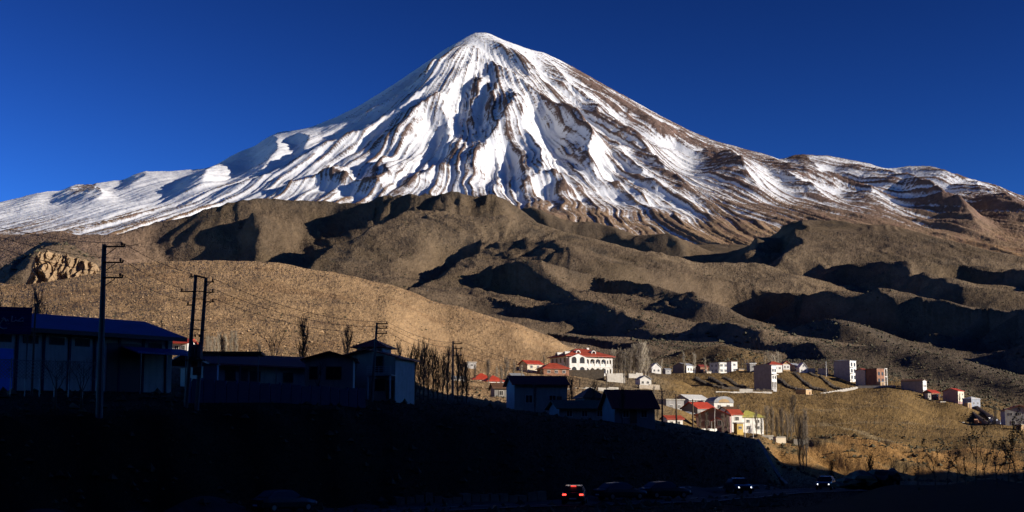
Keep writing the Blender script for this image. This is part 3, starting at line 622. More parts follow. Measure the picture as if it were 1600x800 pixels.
class MB:
    """collects simple solids into one mesh"""
    def __init__(s): s.v = []; s.f = []
    def add(s, vs, fs):
        k = len(s.v); s.v += [tuple(v) for v in vs]; s.f += [tuple(i + k for i in f) for f in fs]; return s
    def box(s, x0, x1, y0, y1, z0, z1):
        return s.add([(x0,y0,z0),(x1,y0,z0),(x1,y1,z0),(x0,y1,z0),(x0,y0,z1),(x1,y0,z1),(x1,y1,z1),(x0,y1,z1)],
                     [(0,3,2,1),(4,5,6,7),(0,1,5,4),(1,2,6,5),(2,3,7,6),(3,0,4,7)])
    def prism(s, poly, y0, y1, axis='y'):
        """extrude a polygon of (a, z) along y (or along x with axis='x')"""
        n = len(poly); P = (lambda a, z, t: (a, t, z)) if axis == 'y' else (lambda a, z, t: (t, a, z))
        vs = [P(a, z, y0) for a, z in poly] + [P(a, z, y1) for a, z in poly]
        return s.add(vs, [tuple(range(n)), tuple(range(2*n-1, n-1, -1))] + [((i+1) % n, i, i+n, (i+1) % n + n) for i in range(n)])
    def tube(s, pts, rad, n=6, cap=True):
        rad = rad if isinstance(rad, (list, tuple)) else [rad] * len(pts)
        k = len(s.v); pv = [Vector(p) for p in pts]
        up = Vector((0, 0, 1))
        for i, p in enumerate(pv):
            t = (pv[min(i+1, len(pv)-1)] - pv[max(i-1, 0)]); t = t.normalized() if t.length > 1e-9 else Vector((0,0,1))
            a = t.cross(up if abs(t.z) < .9 else Vector((1,0,0))).normalized(); b = t.cross(a)
            for j in range(n):
                q = p + (a * math.cos(2*math.pi*j/n) + b * math.sin(2*math.pi*j/n)) * rad[i]; s.v.append(tuple(q))
        for i in range(len(pv) - 1):
            for j in range(n):
                j2 = (j+1) % n; s.f.append((k+i*n+j, k+i*n+j2, k+(i+1)*n+j2, k+(i+1)*n+j))
        if cap: s.f.append(tuple(k+j for j in range(n-1, -1, -1))); s.f.append(tuple(k+(len(pv)-1)*n+j for j in range(n)))
        return s
    def mesh(s, name, mat, smooth=False, fix=True):
        me = bpy.data.meshes.new(name); me.from_pydata(s.v, [], s.f)
        if fix:
            bm = bmesh.new(); bm.from_mesh(me); bmesh.ops.recalc_face_normals(bm, faces=bm.faces); bm.to_mesh(me); bm.free()
        if smooth: me.polygons.foreach_set('use_smooth', [True] * len(me.polygons))
        me.materials.append(M[mat] if isinstance(mat, str) else mat); me.update(); return me
    def build(s, name, mat, parent=None, loc=None, rz=0.0, smooth=False):
        return ob(name, s.mesh(name, mat, smooth), parent, loc, rz)
def copy_tree(o, loc, rz=0.0, label=None, scale=None):
    c = o.copy(); COL.objects.link(c); c.location = loc; c.rotation_euler[2] = rz
    if label: c['label'] = label
    if scale: c.scale = scale
    for ch in o.children:
        d = ch.copy(); COL.objects.link(d); d.parent = c
        for g in ch.children:
            e = g.copy(); COL.objects.link(e); e.parent = d
    return c
def ground_at(px, Y):
    x = at(px, 640, Y)[0]; return (x, Y, ground_z(x, Y))
# ---- windows and doors on a wall; face F (local -y), B, L (local -x), R
WIN_CACHE = {}
def window(parent, face, u, v, w, h, W, D, frame='frame', arch=False, name='window'):
    key = (round(w, 2), round(h, 2), frame, arch)
    if key not in WIN_CACHE:
        t = min(.09, w * .1); a = MB(); p = MB()
        if arch:
            n = 8; r = w / 2
            out = [(-r, 0)] + [(-r*math.cos(math.pi*i/n), h - r + r*math.sin(math.pi*i/n)) for i in range(n+1)] + [(r, 0)]
            inn = [(-r+t, t)] + [(-(r-t)*math.cos(math.pi*i/n), h - r + (r-t)*math.sin(math.pi*i/n)) for i in range(n+1)] + [(r-t, t)]
            m = len(out); vs = [(x, -.07, z) for x, z in out] + [(x, -.07, z) for x, z in inn] + [(x, .03, z) for x, z in out] + [(x, .0, z) for x, z in inn]
            fs = []
            for i in range(m):
                j = (i+1) % m; fs += [(i, j, m+j, m+i), (2*m+i, 2*m+j, j, i), (m+i, m+j, 3*m+j, 3*m+i)]
            a.add(vs, fs); p.add([(x, -.02, z) for x, z in inn], [tuple(range(m))])
        else:
            a.box(-w/2, w/2, -.07, .03, 0, t); a.box(-w/2, w/2, -.07, .03, h-t, h)
            a.box(-w/2, -w/2+t, -.069, .03, t, h-t); a.box(w/2-t, w/2, -.069, .03, t, h-t); a.box(-t*.35, t*.35, -.06, .02, t, h-t)
            p.box(-w/2+t*.5, w/2-t*.5, -.03, .02, t*.5, h-t*.5)
        WIN_CACHE[key] = (a.mesh('window', frame), p.mesh('pane', 'glass'))
    fm, pm = WIN_CACHE[key]
    loc, rz = {'F': ((u, -D/2, v), 0), 'B': ((-u, D/2, v), math.pi), 'L': ((-W/2, -u, v), -math.pi/2), 'R': ((W/2, u, v), math.pi/2)}[face]
    f = ob(name, fm, parent, loc, rz); ob('pane', pm, f)
    return f
def door(parent, face, u, v, w, h, W, D, mat='door'):
    loc, rz = {'F': ((u, -D/2, v), 0), 'B': ((-u, D/2, v), math.pi), 'L': ((-W/2, -u, v), -math.pi/2), 'R': ((W/2, u, v), math.pi/2)}[face]
    d = MB().box(-w/2, w/2, -.06, .03, 0, h).build('door', mat, parent, loc, rz)
    MB().box(w/2-.18, w/2-.12, -.12, -.06, h*.45, h*.52).build('handle', 'steel', d)
    return d
def roof_part(parent, kind, W, D, h, pitch, over, mat, th=.14, along='x'):
    """roof on walls W x D whose top is at h; gable ridge along x or y"""
    m = MB()
    if kind == 'flat':
        m.box(-W/2-over, W/2+over, -D/2-over, D/2+over, h+.004, h+.25)
    elif kind == 'gable':
        half = (D if along == 'x' else W) / 2; L = (W if along == 'x' else D) / 2 + over; rise = half * pitch; e = over
        poly = [(-half-e, h-e*pitch), (0, h+rise), (half+e, h-e*pitch), (half+e, h-e*pitch+th), (0, h+rise+th*1.1), (-half-e, h-e*pitch+th)]
        m.prism(poly, -L, L, 'x' if along == 'x' else 'y')
    elif kind == 'shed':
        half = D/2+over; m.prism([(-half, h-.0), (half, h+D*pitch), (half, h+D*pitch+th), (-half, h+th)], -W/2-over, W/2+over, 'x')
    else:                                    # hip
        a, b = W/2+over, D/2+over; s = min(a, b); rise = s*pitch; rx, ry = a-s, b-s
        if rx < .05: rx = .05
        if ry < .05: ry = .05
        z0 = h; lo = [(-a,-b,z0),(a,-b,z0),(a,b,z0),(-a,b,z0)]; mid = [(x,y,z0+th) for x,y,_ in lo]
        top = [(-rx,-ry,z0+th+rise),(rx,-ry,z0+th+rise),(rx,ry,z0+th+rise),(-rx,ry,z0+th+rise)]
        m.add(lo+mid+top, [(0,3,2,1)] + [(i,(i+1)%4,(i+1)%4+4,i+4) for i in range(4)] + [(i+4,(i+1)%4+4,(i+1)%4+8,i+8) for i in range(4)] + [(8,9,10,11)])
    return m.build('roof', mat, parent)
def wall_part(parent, W, D, h, mat, roof='flat', pitch=.4, along='x', down=2.0, name='wall'):
    m = MB()
    if roof == 'gable':
        if along == 'x': m.prism([(-D/2,-down),(D/2,-down),(D/2,h),(0,h+D/2*pitch-.01),(-D/2,h)], -W/2, W/2, 'x')
        else: m.prism([(-W/2,-down),(W/2,-down),(W/2,h),(0,h+W/2*pitch-.01),(-W/2,h)], -D/2, D/2, 'y')
    elif roof == 'shed': m.prism([(-D/2,-down),(D/2,-down),(D/2,h+D*pitch-.02),(-D/2,h-.01)], -W/2, W/2, 'x')
    else: m.box(-W/2, W/2, -D/2, D/2, -down, h)
    return m.build(name, mat, parent)
def house(name, label, px, py, Y, W, D, h, yaw, wall='white', roof='gable', rmat='roof_red', pitch=.42, along='x', over=.4, wins=(), doors=(), cat='house', group=None, chimney=False, frame='frame', front=None):
    """wins: (face, columns, rows, width, height, first sill height, storey) or (face, u, v, w, h)"""
    x, y, z = at(px, py, Y)
    t = thing(name, label, cat, (x, y, z), math.radians(yaw), group)
    g = min(ground_z(x + dx, y + dy) for dx in (-W/2, W/2) for dy in (-D/2, D/2)); down = max(1.0, z - g + .6)
    wall_part(t, W, D, h, wall, roof, pitch, along, down)
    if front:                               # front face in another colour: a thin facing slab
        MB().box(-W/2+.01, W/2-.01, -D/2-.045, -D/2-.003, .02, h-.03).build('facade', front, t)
    r = roof_part(t, roof, W, D, h, pitch, over, rmat, along=along)
    if chimney: MB().box(W*.2, W*.2+.6, -.3, .3, h+.2, h+D*.25*pitch+1.5).build('chimney', 'concrete', r)
    off = .05 if front else 0
    for wn_ in wins:
        if len(wn_) == 7:
            fc_, nc_, nr_, ww, wh, v0, st = wn_; span = W if fc_ in 'FB' else D
            for i in range(nc_):
                for j in range(nr_):
                    window(t, fc_, (i + .5) / nc_ * span * .9 - span * .45, v0 + j * st, ww, wh, W, D + (2*off if fc_ == 'F' else 0), frame)
        else: window(t, wn_[0], wn_[1], wn_[2], wn_[3], wn_[4], W, D + (2*off if wn_[0] == 'F' else 0), frame)
    for d in doors: door(t, d[0], d[1], 0, d[2], d[3], W, D + (2*off if d[0] == 'F' else 0))
    return t
# ------------------------------------------------------------------ road, cars, slope
def road_pt(px):
    xs = [-400, 0, 250, 400, 520, 700, 900, 1050, 1180, 1220, 1290, 1390, 1700]; ys = [70, 77, 84.5, 90, 94, 100.5, 109.5, 119, 137, 145, 153, 165, 190]
    return float(np.interp(px, xs, ys))
ctr = [Vector(ground_at(p, road_pt(p))) for p in range(-400, 1701, 12)]
def strip(name, o0, o1, lift, mat, dash=None, n=7):
    m = MB(); prev = None
    for i, c in enumerate(ctr):
        a, b = ctr[max(i-1, 0)], ctr[min(i+1, len(ctr)-1)]; d = (b - a); nrm = Vector((-d.y, d.x, 0)).normalized()
        row = []
        for k in range(n):
            p = c + nrm * (o0 + (o1 - o0) * k / (n - 1)); row.append((p.x, p.y, max(ground_z(p.x, p.y), c.z) + lift))
        if prev and not (dash and (i // dash) % 2):
            base = len(m.v); m.v += prev + row; m.f += [(base+k, base+k+1, base+n+k+1, base+n+k) for k in range(n-1)]
        prev = row
    return m.build(name, mat)
o = strip('road', -4.2, 4.2, .05, 'asphalt'); o['kind'] = 'structure'
for a, b, d in ((-3.9, -3.75, None), (3.75, 3.9, None), (-.07, .07, 2)):
    q = strip('road_marking', a, b, .056, 'line', d, 2); q['kind'] = 'structure'

def make_car(paint, label, loc, rz, tail=False, head=False, kind='sedan'):
    t = thing('car', label, 'car', loc, rz)         # local +y is the front
    L, W, H = 4.35, 1.72, 1.43
    # body lofted from cross sections along y: half width, bottom, top
    secs = [(-2.17,.70,.42,.80),(-2.10,.80,.30,.90),(-1.75,.85,.24,.94),(-.9,.86,.22,.95),(.5,.86,.22,.93),(1.3,.85,.24,.88),(1.95,.80,.28,.76),(2.15,.66,.36,.62)]
    m = MB(); ring = []
    for y, w, z0, z1 in secs:
        ring.append([(-w*.92,y,z0),(-w,y,z0+.12),(-w,y,z0+(z1-z0)*.6),(-w*.93,y,z1-.03),(-w*.6,y,z1),(w*.6,y,z1),(w*.93,y,z1-.03),(w,y,z0+(z1-z0)*.6),(w,y,z0+.12),(w*.92,y,z0)])
    k = len(ring[0])
    for r_ in ring: m.v += r_
    for i in range(len(ring)-1):
        for j in range(k): m.f.append((i*k+j, i*k+(j+1)%k, (i+1)*k+(j+1)%k, (i+1)*k+j))
    m.f.append(tuple(range(k-1,-1,-1))); m.f.append(tuple((len(ring)-1)*k+j for j in range(k)))
    m.build('body', paint, t, smooth=False)
    cab = [(-1.75,.74,.93),(-1.15,.62,1.36),(-.2,.60,1.43),(.25,.62,1.38),(1.0,.76,.91)]
    c = MB(); n = 4
    for y, w, z in cab: c.v += [(-.80,y,.90),(-w,y,z),(w,y,z),(.80,y,.90)]
    for i in range(len(cab)-1):
        for j in range(n): c.f.append((i*n+j, i*n+(j+1)%n, (i+1)*n+(j+1)%n, (i+1)*n+j))
    c.f += [(3,2,1,0), tuple((len(cab)-1)*n+j for j in range(n))]
    c.build('cabin', paint, t)
    # glass: rear, front, sides
    MB().add([(-.66,-1.72,.99),(.66,-1.72,.99),(.57,-1.23,1.325),(-.57,-1.23,1.325)], [(0,1,2,3)]).build('rear_window', 'glass', t)
    MB().add([(-.66,.95,.985),(.66,.95,.985),(.58,.34,1.345),(-.58,.34,1.345)], [(3,2,1,0)]).build('windscreen', 'glass', t)
    for s in (-1, 1):
        MB().add([(s*.80,-1.35,.98),(s*.80,.75,.98),(s*.66,.15,1.33),(s*.655,-1.0,1.31)], [(0,1,2,3)]).build('side_window', 'glass', t)
        MB().box(s*.86-.1*(s<0), s*.86+.1*(s>0), .62, .74, .93, 1.05).build('mirror', paint, t)
        for y in (-1.32, 1.33):
            w = MB().tube([(s*.62,y,.31),(s*.64,y,.31),(s*.84,y,.31),(s*.86,y,.31)], [.26,.31,.31,.26], 16).build('wheel', 'rubber', t)
            MB().tube([(s*.80,y,.31),(s*.868,y,.31)], [.19,.17], 12).build('rim', 'rim', w)
        MB().box(s*.62-.14, s*.62+.14, -2.19, -2.12, .70, .82).build('tail_light', 'tail' if tail else 'lamp_off', t)
        MB().tube([(s*.58,2.05,.60),(s*.58,2.17,.585)], [.075,.06], 10).build('headlight', 'head' if head else 'frame', t)
    MB().box(-.84,.84,-2.22,-2.08,.36,.55).build('bumper', paint, t); MB().box(-.26,.26,-2.235,-2.221,.42,.52).build('number_plate', 'sign_white', t)
    MB().box(-.84,.84,2.06,2.2,.30,.46).build('bumper', paint, t)
    if tail: MB().box(-.20,.20,-1.30,-1.22,1.345,1.375).build('brake_light', 'tail', t)
    return t
def on_road(px, off=0.0):
    Y = road_pt(px) + off; x, y, z = ground_at(px, Y); return (x, y, max(z, ground_at(px, road_pt(px))[2]) + .055)
def road_dir(px):
    a, b = Vector(ground_at(px-20, road_pt(px-20))), Vector(ground_at(px+20, road_pt(px+20))); return math.atan2(b.y-a.y, b.x-a.x)
make_car('car_dark', 'dark car with glowing red tail lights on the road', on_road(897, -1.9), math.radians(-6), tail=True)
make_car('car_grey', 'grey car cut by the bottom edge of the picture, left of centre', on_road(447, 2.5), road_dir(447) - math.pi/2)
make_car('car_dark', 'dark car with both round headlights lit white, facing the viewer', (lambda p: (p[0], p[1], p[2]))(on_road(1151, 2.0)), math.radians(188), head=True)
make_car('car_grey', 'unlit grey car between the red-lit car and the headlights, nearest the red-lit car', on_road(968, 2.5), math.radians(-60))
make_car('car_grey', 'grey car on the road just left of the lit headlights', on_road(1037, 2.5), math.radians(-64))
make_car('car_dark', 'dark car with headlights lit at the valley mouth below the earth bank', on_road(1287, 1.5), math.radians(160), head=True)
# low block wall along the far edge of the road
t = thing('block_wall', 'low wall of rough stone blocks along the far road edge', 'wall', on_road(735, 5.2))
bx, by, bz = t.location
for i in range(16):
    p = 625 + i * 14.5; q = on_road(p, 5.2); w = (Vector(on_road(p+14.5, 5.2)) - Vector(q)).length
    m = MB(); hh = .45 + .25 * rnd.random(); j = lambda: rnd.uniform(-.06, .06)
    m.add([(-w/2+.03+j(),-.3+j(),-.4),(w/2-.03+j(),-.3+j(),-.4),(w/2-.03+j(),.3,-.4),(-w/2+.03,.3,-.4),(-w/2+.06+j(),-.24+j(),hh+j()),(w/2-.06+j(),-.24+j(),hh+j()),(w/2-.06,.25,hh+j()),(-w/2+.06,.25,hh+j())],
          [(0,3,2,1),(4,5,6,7),(0,1,5,4),(1,2,6,5),(2,3,7,6),(3,0,4,7)])
    m.build('stone', 'dark_stone', t, (q[0]-bx, q[1]-by, q[2]-bz), road_dir(p))

# ------------------------------------------------------------------ left: warehouse, shed, two-storey house, fences
def frame_of(p0, p1):
    """origin, heading and length of a wall line between two ground points"""
    a, b = Vector(p0), Vector(p1); d = b - a; return a, math.atan2(d.y, d.x), Vector((d.x, d.y, 0)).length
# warehouse: long wall seen obliquely, right end farther away
a = Vector(at(-42, 596, 111)); b = Vector(at(268, 592, 124))
org, rz, Lw = frame_of(a, b)
wh = thing('warehouse', 'long pale warehouse with a blue sheet roof behind the chain-link fence', 'warehouse', (org.x, org.y, org.z), rz)
HW = 4.45; DW = 12.0
# the wall top drops towards the far end with the ground, the roof ridge behind it
MB().prism([(0,-2.0),(DW,-2.0),(DW,HW),(DW/2,HW+1.6),(0,HW)], 0, Lw, 'x').build('wall', 'drab', wh)
rf = MB().prism([(-.8,HW-.2),(DW/2,HW+1.62),(DW+.8,HW-.2),(DW+.8,HW-.03),(DW/2,HW+1.8),(-.8,HW-.03)], -.8, Lw+.9, 'x').build('roof', 'roof_blue', wh)
MB().box(-.8, Lw+.9, -.88, -.805, HW-.4, HW-.06).build('gutter', 'frame_dark', rf)
for i in range(8):
    u = 1.2 + i * (Lw - 1.8) / 7
    MB().box(u-.11, u+.11, -.07, -.003, -1.0, HW-.25).build('pilaster', 'blue_panel', wh)
for i in range(7):
    u = 1.2 + (i + .5) * (Lw - 1.8) / 7
    if i in (4, 5): continue
    window(wh, 'F', u, HW-1.25, 1.3, .65, 0, 0, 'frame_dark')
dr = MB().box(1.5, 3.2, -.06, -.003, -.8, 2.7).build('door', 'blue_door', wh); MB().box(2.95,3.02,-.12,-.06,1.0,1.2).build('handle','steel',dr)
MB().box(Lw*.645, Lw*.83, -.05, -.002, -.8, HW-.8).build('gateway', 'frame_dark', wh)
cn = MB().prism([(-2.6,HW-1.75),(0,HW-1.15),(0,HW-1.03),(-2.6,HW-1.63)], Lw*.72, Lw+1.2, 'x').build('canopy', 'roof_blue', wh)
for u in (Lw*.74, Lw*.88, Lw+1.0): MB().tube([(u,-2.5,-1.2),(u,-2.5,HW-1.72)], .06, 6).build('post', 'steel', cn)
# the sign board on its own frame in front of the roof edge
sg = thing('sign_board', 'dark blue sign board with white Persian lettering on the warehouse roof edge', 'sign', at(-3, 521, 106.5), rz*.35)
MB().box(-2.6, 2.35, 0, .12, 0, 2.02).build('board', 'sign_blue', sg)
for i in range(7): MB().box(-2.6, 2.35, -.012, -.002, .12+i*.27, .14+i*.27).build('batten', 'frame_dark', sg)
for u in (-2.2, 2.1): MB().box(u-.05, u+.05, .13, .2, -3.6, 1.9).build('post', 'steel', sg)
def stroke(pts, r=.05): return MB().tube([(x * 1.12 + .12, -.035, z * 1.05 - .35) for x, z in pts], r, 5)
G = [ # the word as brush strokes, right to left: sad, nun, alef, ye, eyn, then alef with its sign
 [(1.42,1.28),(1.5,1.42),(1.38,1.5),(1.2,1.36),(1.08,1.24),(1.5,1.22),(1.42,1.28)], [(1.08,1.24),(.98,1.34),(.9,1.22),(.7,1.2)], [(.95,1.47),(.96,1.49)],
 [(.7,1.2),(.74,1.62)], [(.52,1.2),(.46,1.34),(.36,1.2)], [(.44,1.02),(.45,1.04)], [(.54,1.04),(.55,1.06)],
 [(.36,1.2),(.28,1.38),(.18,1.48),(.06,1.44),(.2,1.34),(.08,1.2),(-.06,1.0),(.0,.78),(.2,.66),(.46,.72)],
 [(-.42,1.2),(-.36,1.72)], [(-.58,1.84),(-.48,1.9),(-.38,1.83),(-.26,1.88)], [(-.5,1.2),(-.7,1.28),(-.9,1.2),(-1.2,1.2),(-1.3,1.5)]]
for g_ in G: stroke(g_).build('letter_stroke', 'sign_white', sg)

# chain-link fence in front of the warehouse
fa, fb = Vector(at(-30, 590, 95)), Vector(at(152, 592, 99)); org, rz, Lf = frame_of(fa, fb)
fe = thing('chain_link_fence', 'chain-link fence with leaning posts in front of the warehouse wall', 'fence', (org.x, org.y, org.z), rz)
m = MB(); hF = 1.25; st = .24
for i in range(int(Lf/st)+6):
    x0 = i*st
    for s in (1, -1):
        p, q = (x0-hF*.5, 0.0), (x0+hF*.5, hF)
        if s < 0: p, q = (p[0], hF), (q[0], 0.0)
        if p[0] < 0 or q[0] > Lf: continue
        m.tube([(p[0],.01*s,p[1]),(q[0],.01*s,q[1])], .018, 3, False)
w_ = m.build('wire_mesh', 'steel', fe)
for i in range(9):
    u = i*Lf/8; MB().tube([(u,.05,-1.2),(u+.02,.05,hF+.12)], .035, 6).build('post', 'steel', fe)
MB().tube([(0,.03,hF),(Lf,.03,hF)], .022, 5).build('top_rail', 'steel', fe)
# blue sheet fence in front of the shed
fa, fb = Vector(at(298, 622, 106)), Vector(at(572, 628, 125)); org, rz, Lf = frame_of(fa, fb)
fe = thing('panel_fence', 'dark sheet panel fence in front of the long red-roofed shed', 'fence', (org.x, org.y, org.z), rz)
n = 17
for i in range(n):
    u0, u1 = i*Lf/n, (i+1)*Lf/n; top = 1.45 + .06*math.sin(i*1.7)
    MB().prism([(u0+.07,-.9),(u1-.07,-.9),(u1-.07,top-.22),(u1-.2,top),(u0+.2,top),(u0+.07,top-.22)], 0, .04, 'y').build('panel', 'blue_panel', fe)
    MB().box(u0-.06, u0+.06, .045, .14, -1.0, top+.05).build('post', 'blue_paint', fe)
# long shed with dark red roof
a = Vector(at(322, 606, 138)); b = Vector(at(566, 602, 150)); org, rz, Ls = frame_of(a, b)
sh = thing('long_shed', 'long low drab shed with a dark red roof behind the blue fence', 'shed', (org.x, org.y, org.z), rz)
MB().box(1.2, Ls, 0, 7.5, -1.5, 2.25).build('wall', 'drab', sh)
MB().prism([(-1.0,2.2),(4.0,3.55),(8.4,2.5),(8.4,2.64),(4.0,3.72),(-1.0,2.36)], -.3, Ls+.5, 'x').build('roof', 'roof_dark_red', sh)
for u in (2.6, 5.4, 9.2, 12.4): window(sh, 'F', u, .75, 1.15, 1.05, 0, 0, 'frame_dark')
door(sh, 'F', 4.1, 0, .95, 2.0, 0, 0, 'frame_dark')
for u in (.2, 3.2, 7.3, 10.8): MB().tube([(u,-.85,-1.0),(u,-.85,2.2)], .06, 6).build('post', 'steel', sh)
# gabled front at its right end
gf = thing('gabled_annex', 'gable-fronted annex with one wide window beside the two-storey house', 'building', at(516, 610, 140), math.radians(4))
wall_part(gf, 4.6, 5.0, 2.9, 'drab', 'gable', .28, 'y', 2.0); roof_part(gf, 'gable', 4.6, 5.0, 2.9, .28, .45, 'roof_dark_red', along='y')
window(gf, 'F', .45, .95, 1.5, 1.25, 4.6, 5.0, 'frame_dark'); window(gf, 'F', -1.5, .95, .8, 1.25, 4.6, 5.0, 'frame_dark')
# two-storey house with the little roof tower
th = thing('two_storey_house', 'two-storey house with red roofs and a square roof tower', 'house', at(588, 626, 150), math.radians(-14))
W_, D_, H_ = 6.3, 6.4, 4.3
wall_part(th, W_, D_, H_, 'drab', 'gable', .26, 'y', 2.5)
rf = roof_part(th, 'gable', W_, D_, H_, .26, .5, 'roof_dark_red', along='y')
tw = MB().box(-2.7, .2, 1.2, 4.0, H_, H_+1.35).build('roof_tower', 'blue_wall', th)
x0, x1, y0, y1, zt = -3.25, .75, .65, 4.55, H_+1.35
MB().add([(x0,y0,zt),(x1,y0,zt),(x1,y1,zt),(x0,y1,zt),(-1.25,2.6,zt+1.05),(x0,y0,zt+.1),(x1,y0,zt+.1),(x1,y1,zt+.1),(x0,y1,zt+.1)],
         [(0,3,2,1),(0,1,6,5),(1,2,7,6),(2,3,8,7),(3,0,5,8),(5,6,4),(6,7,4),(7,8,4),(8,5,4)]).build('tower_roof', 'roof_dark_red', th)
bal = MB().box(.5, 3.15, -D_/2-1.3, -D_/2-.005, 2.35, 2.5).build('balcony', 'concrete', th)
for k in range(4): MB().tube([(.5,-D_/2-1.25,2.72+k*.2),(3.1,-D_/2-1.25,2.72+k*.2)], .018, 5).build('rail', 'frame', bal)
for u in (.52, 1.8, 3.08): MB().tube([(u,-D_/2-1.25,2.5),(u,-D_/2-1.25,3.35)], .022, 5).build('baluster', 'frame', bal)
for u in (.62, 3.0): MB().tube([(u,-D_/2-1.2,-.6),(u,-D_/2-1.2,2.35)], .09, 8).build('column', 'white', th)
window(th, 'F', 1.3, 2.75, 1.0, 1.7, W_, D_, 'frame_dark'); window(th, 'F', 1.5, .9, 1.1, 1.2, W_, D_, 'frame_dark'); door(th, 'F', 2.6, 0, .8, 1.95, W_, D_)
window(th, 'F', -1.6, 3.0, .9, 1.2, W_, D_, 'frame_dark'); window(th, 'F', -1.6, .8, .9, 1.2, W_, D_, 'frame_dark')
# small pieces between warehouse and shed
kb = thing('site_cabin', 'small pale blue cabin under a flat canopy beside the twin poles', 'cabin', at(329, 594, 128), math.radians(6))
MB().box(-.62, .62, -.6, .8, -1.2, 1.35).build('wall', 'blue_wall', kb); MB().box(-.75, .75, -.75, .95, 1.36, 1.45).build('roof', 'roof_grey', kb)
cp = thing('flat_canopy', 'flat dark carport canopy on thin posts behind the twin poles', 'canopy', at(335, 594, 134), math.radians(4))
MB().box(-2.7, 4.5, -1.5, 2.0, 2.35, 2.62).build('roof', 'roof_brown', cp)
for u in (-2.5, .5, 4.2): MB().tube([(u,-1.3,-1.4),(u,-1.3,2.35)], .05, 6).build('post', 'steel', cp)
house('red_roofed_house', 'sunlit house with an orange-red roof peeking out behind the warehouse', 283, 553, 260, 3.9, 4.0, 1.9, -8, 'white', 'gable', 'roof_bright', .36, 'x', .5, [('F',1.1,.6,.8,.8),('F',-.1,.6,.8,.8),('F',-1.2,.6,.8,.8)])
# ------------------------------------------------------------------ poles and cables
def insulator(parent, x, y, z, horiz=False, s=1.0):
    m = MB(); pr = [(0,.04),(.05,.07),(.07,.11),(.10,.06),(.13,.10),(.16,.05),(.20,.04)]
    if horiz: m.tube([(x+a*s*1.3,y,z) for a,_ in pr], [r*s for _,r in pr], 8)
    else: m.tube([(x,y,z+a*s*1.3) for a,_ in pr], [r*s for _,r in pr], 8)
    return m.build('insulator', 'ceramic', parent)
def arm(parent, y0, z, L, brace=True, name='crossarm'):
    m = MB().box(0, L, y0-.05, y0+.05, z-.05, z+.05)
    if brace: m.tube([(.12,y0,z-.62),(L*.62,y0,z-.06)], .03, 5)
    return m.build(name, 'rust', parent)
def leaning(name, label, pb, pt, Y, r0, r1, mat='pole', cat='utility pole', group=None):
    """a pole from its base pixel to its top pixel"""
    b, tpt = Vector(at(*pb, Y)), Vector(at(*pt, Y)); t = thing(name, label, cat, b, 0, group)
    d = tpt - b; n = 6
    MB().tube([tuple(d*k/n + Vector((0,0,0)) - (d.normalized()*1.5 if k == 0 else Vector((0,0,0)))) for k in range(n+1)], [r0+(r1-r0)*k/n for k in range(n+1)], 10).build('shaft', mat, t)
    return t, b, d
ATT = {}
# tall single pole with three arms to the right
t, b, d = leaning('utility_pole', 'tall concrete utility pole in front of the warehouse, three short arms on its right', (155,650), (163,382), 95, .24, .15)
tips = []
for k, (py, L) in enumerate(((386,1.42),(411,1.36),(435,1.36))):
    z = (650-py)/268*d.z; x = d.x*z/d.z
    h = ob('arm_mount', None, t, (x, -.16, z)); 
    o = arm(t, -.2, z, L); o.location.x = x
    insulator(t, x+L-.18, -.2, z+.05); insulator(t, x+L-.02, -.2, z+.0, False, .8); tips.append(b + Vector((x+L-.15, -.2, z+.28)))
    bpy.data.objects.remove(h)
MB().tube([(tips[0].x-b.x+.1,-.2,tips[0].z-b.z-.25),(tips[0].x-b.x+.6,-.2,tips[0].z-b.z-.22),(tips[0].x-b.x+1.1,-.2,tips[0].z-b.z-.1)], .02, 5).build('jumper', 'cable', t)
ATT['A'] = tips
# twin poles with a transformer between them
t = thing('transformer_pole', 'leaning pair of poles carrying an electric transformer between them', 'utility pole', at(301, 628, 104))
B = Vector(t.location); tipsL, tipsR = [], []
for nm, pb, pt in (('L',(291,628),(306,430)), ('R',(308,630),(322,434))):
    p0, p1 = Vector(at(*pb,104)) - B, Vector(at(*pt,104)) - B
    MB().tube([tuple(p0 - (p1-p0).normalized()*1.2), tuple(p0+(p1-p0)*.5), tuple(p1)], [.17,.145,.12], 10).build('shaft', 'pole', t)
P = lambda px, py: Vector(at(px, py, 104)) - B
m = MB().tube([tuple(P(303,430)), tuple(P(324,435))], .07, 6); m.build('top_beam', 'rust', t)
for py in (455, 467, 500, 515): MB().tube([tuple(P(301,py)+Vector((0,-.15,0))), tuple(P(321,py+1)+Vector((0,-.15,0)))], .035, 5).build('crossbar', 'rust', t)
for k, py in enumerate((441, 457, 472)):
    c = P(320,py); MB().box(0, .75, -.22, -.14, -.04, .04).build('crossarm', 'rust', t, tuple(c)); insulator(t, c.x+.62, -.18, c.z+.03, False, .85); tipsR.append(B + c + Vector((.62,-.18,.26)))
    MB().tube([(0,-.18,-.4),(.5,-.18,-.02)], .025, 5).build('brace', 'rust', t, tuple(c))
for k, (py, dx) in enumerate(((433,-.12),(456,-.8),(477,-.35))):
    c = P(302,py); MB().box(dx-.1, .1, -.22, -.14, -.04, .04).build('crossarm', 'rust', t, tuple(c)); insulator(t, c.x+dx, -.18, c.z+.03, False, .85); tipsL.append(B + c + Vector((dx,-.18,.26)))
tr = MB().box(-.42,.42,-.3,.35,-.55,.45).build('transformer', 'steel', t, tuple(P(306,548)))
for s in (-1,0,1):
    MB().tube([(s*.24,0,.45),(s*.24,0,.55),(s*.24,0,.68)], [.05,.07,.03], 8).build('bushing', 'ceramic', tr)
    MB().box(s*.26-.06, s*.26+.06, -.42, -.31, -.5, .3).build('cooling_fin', 'steel', tr)
MB().box(-.85,.85,-.35,.45,-.08,.0).build('platform', 'rust', t, tuple(P(304,562)))
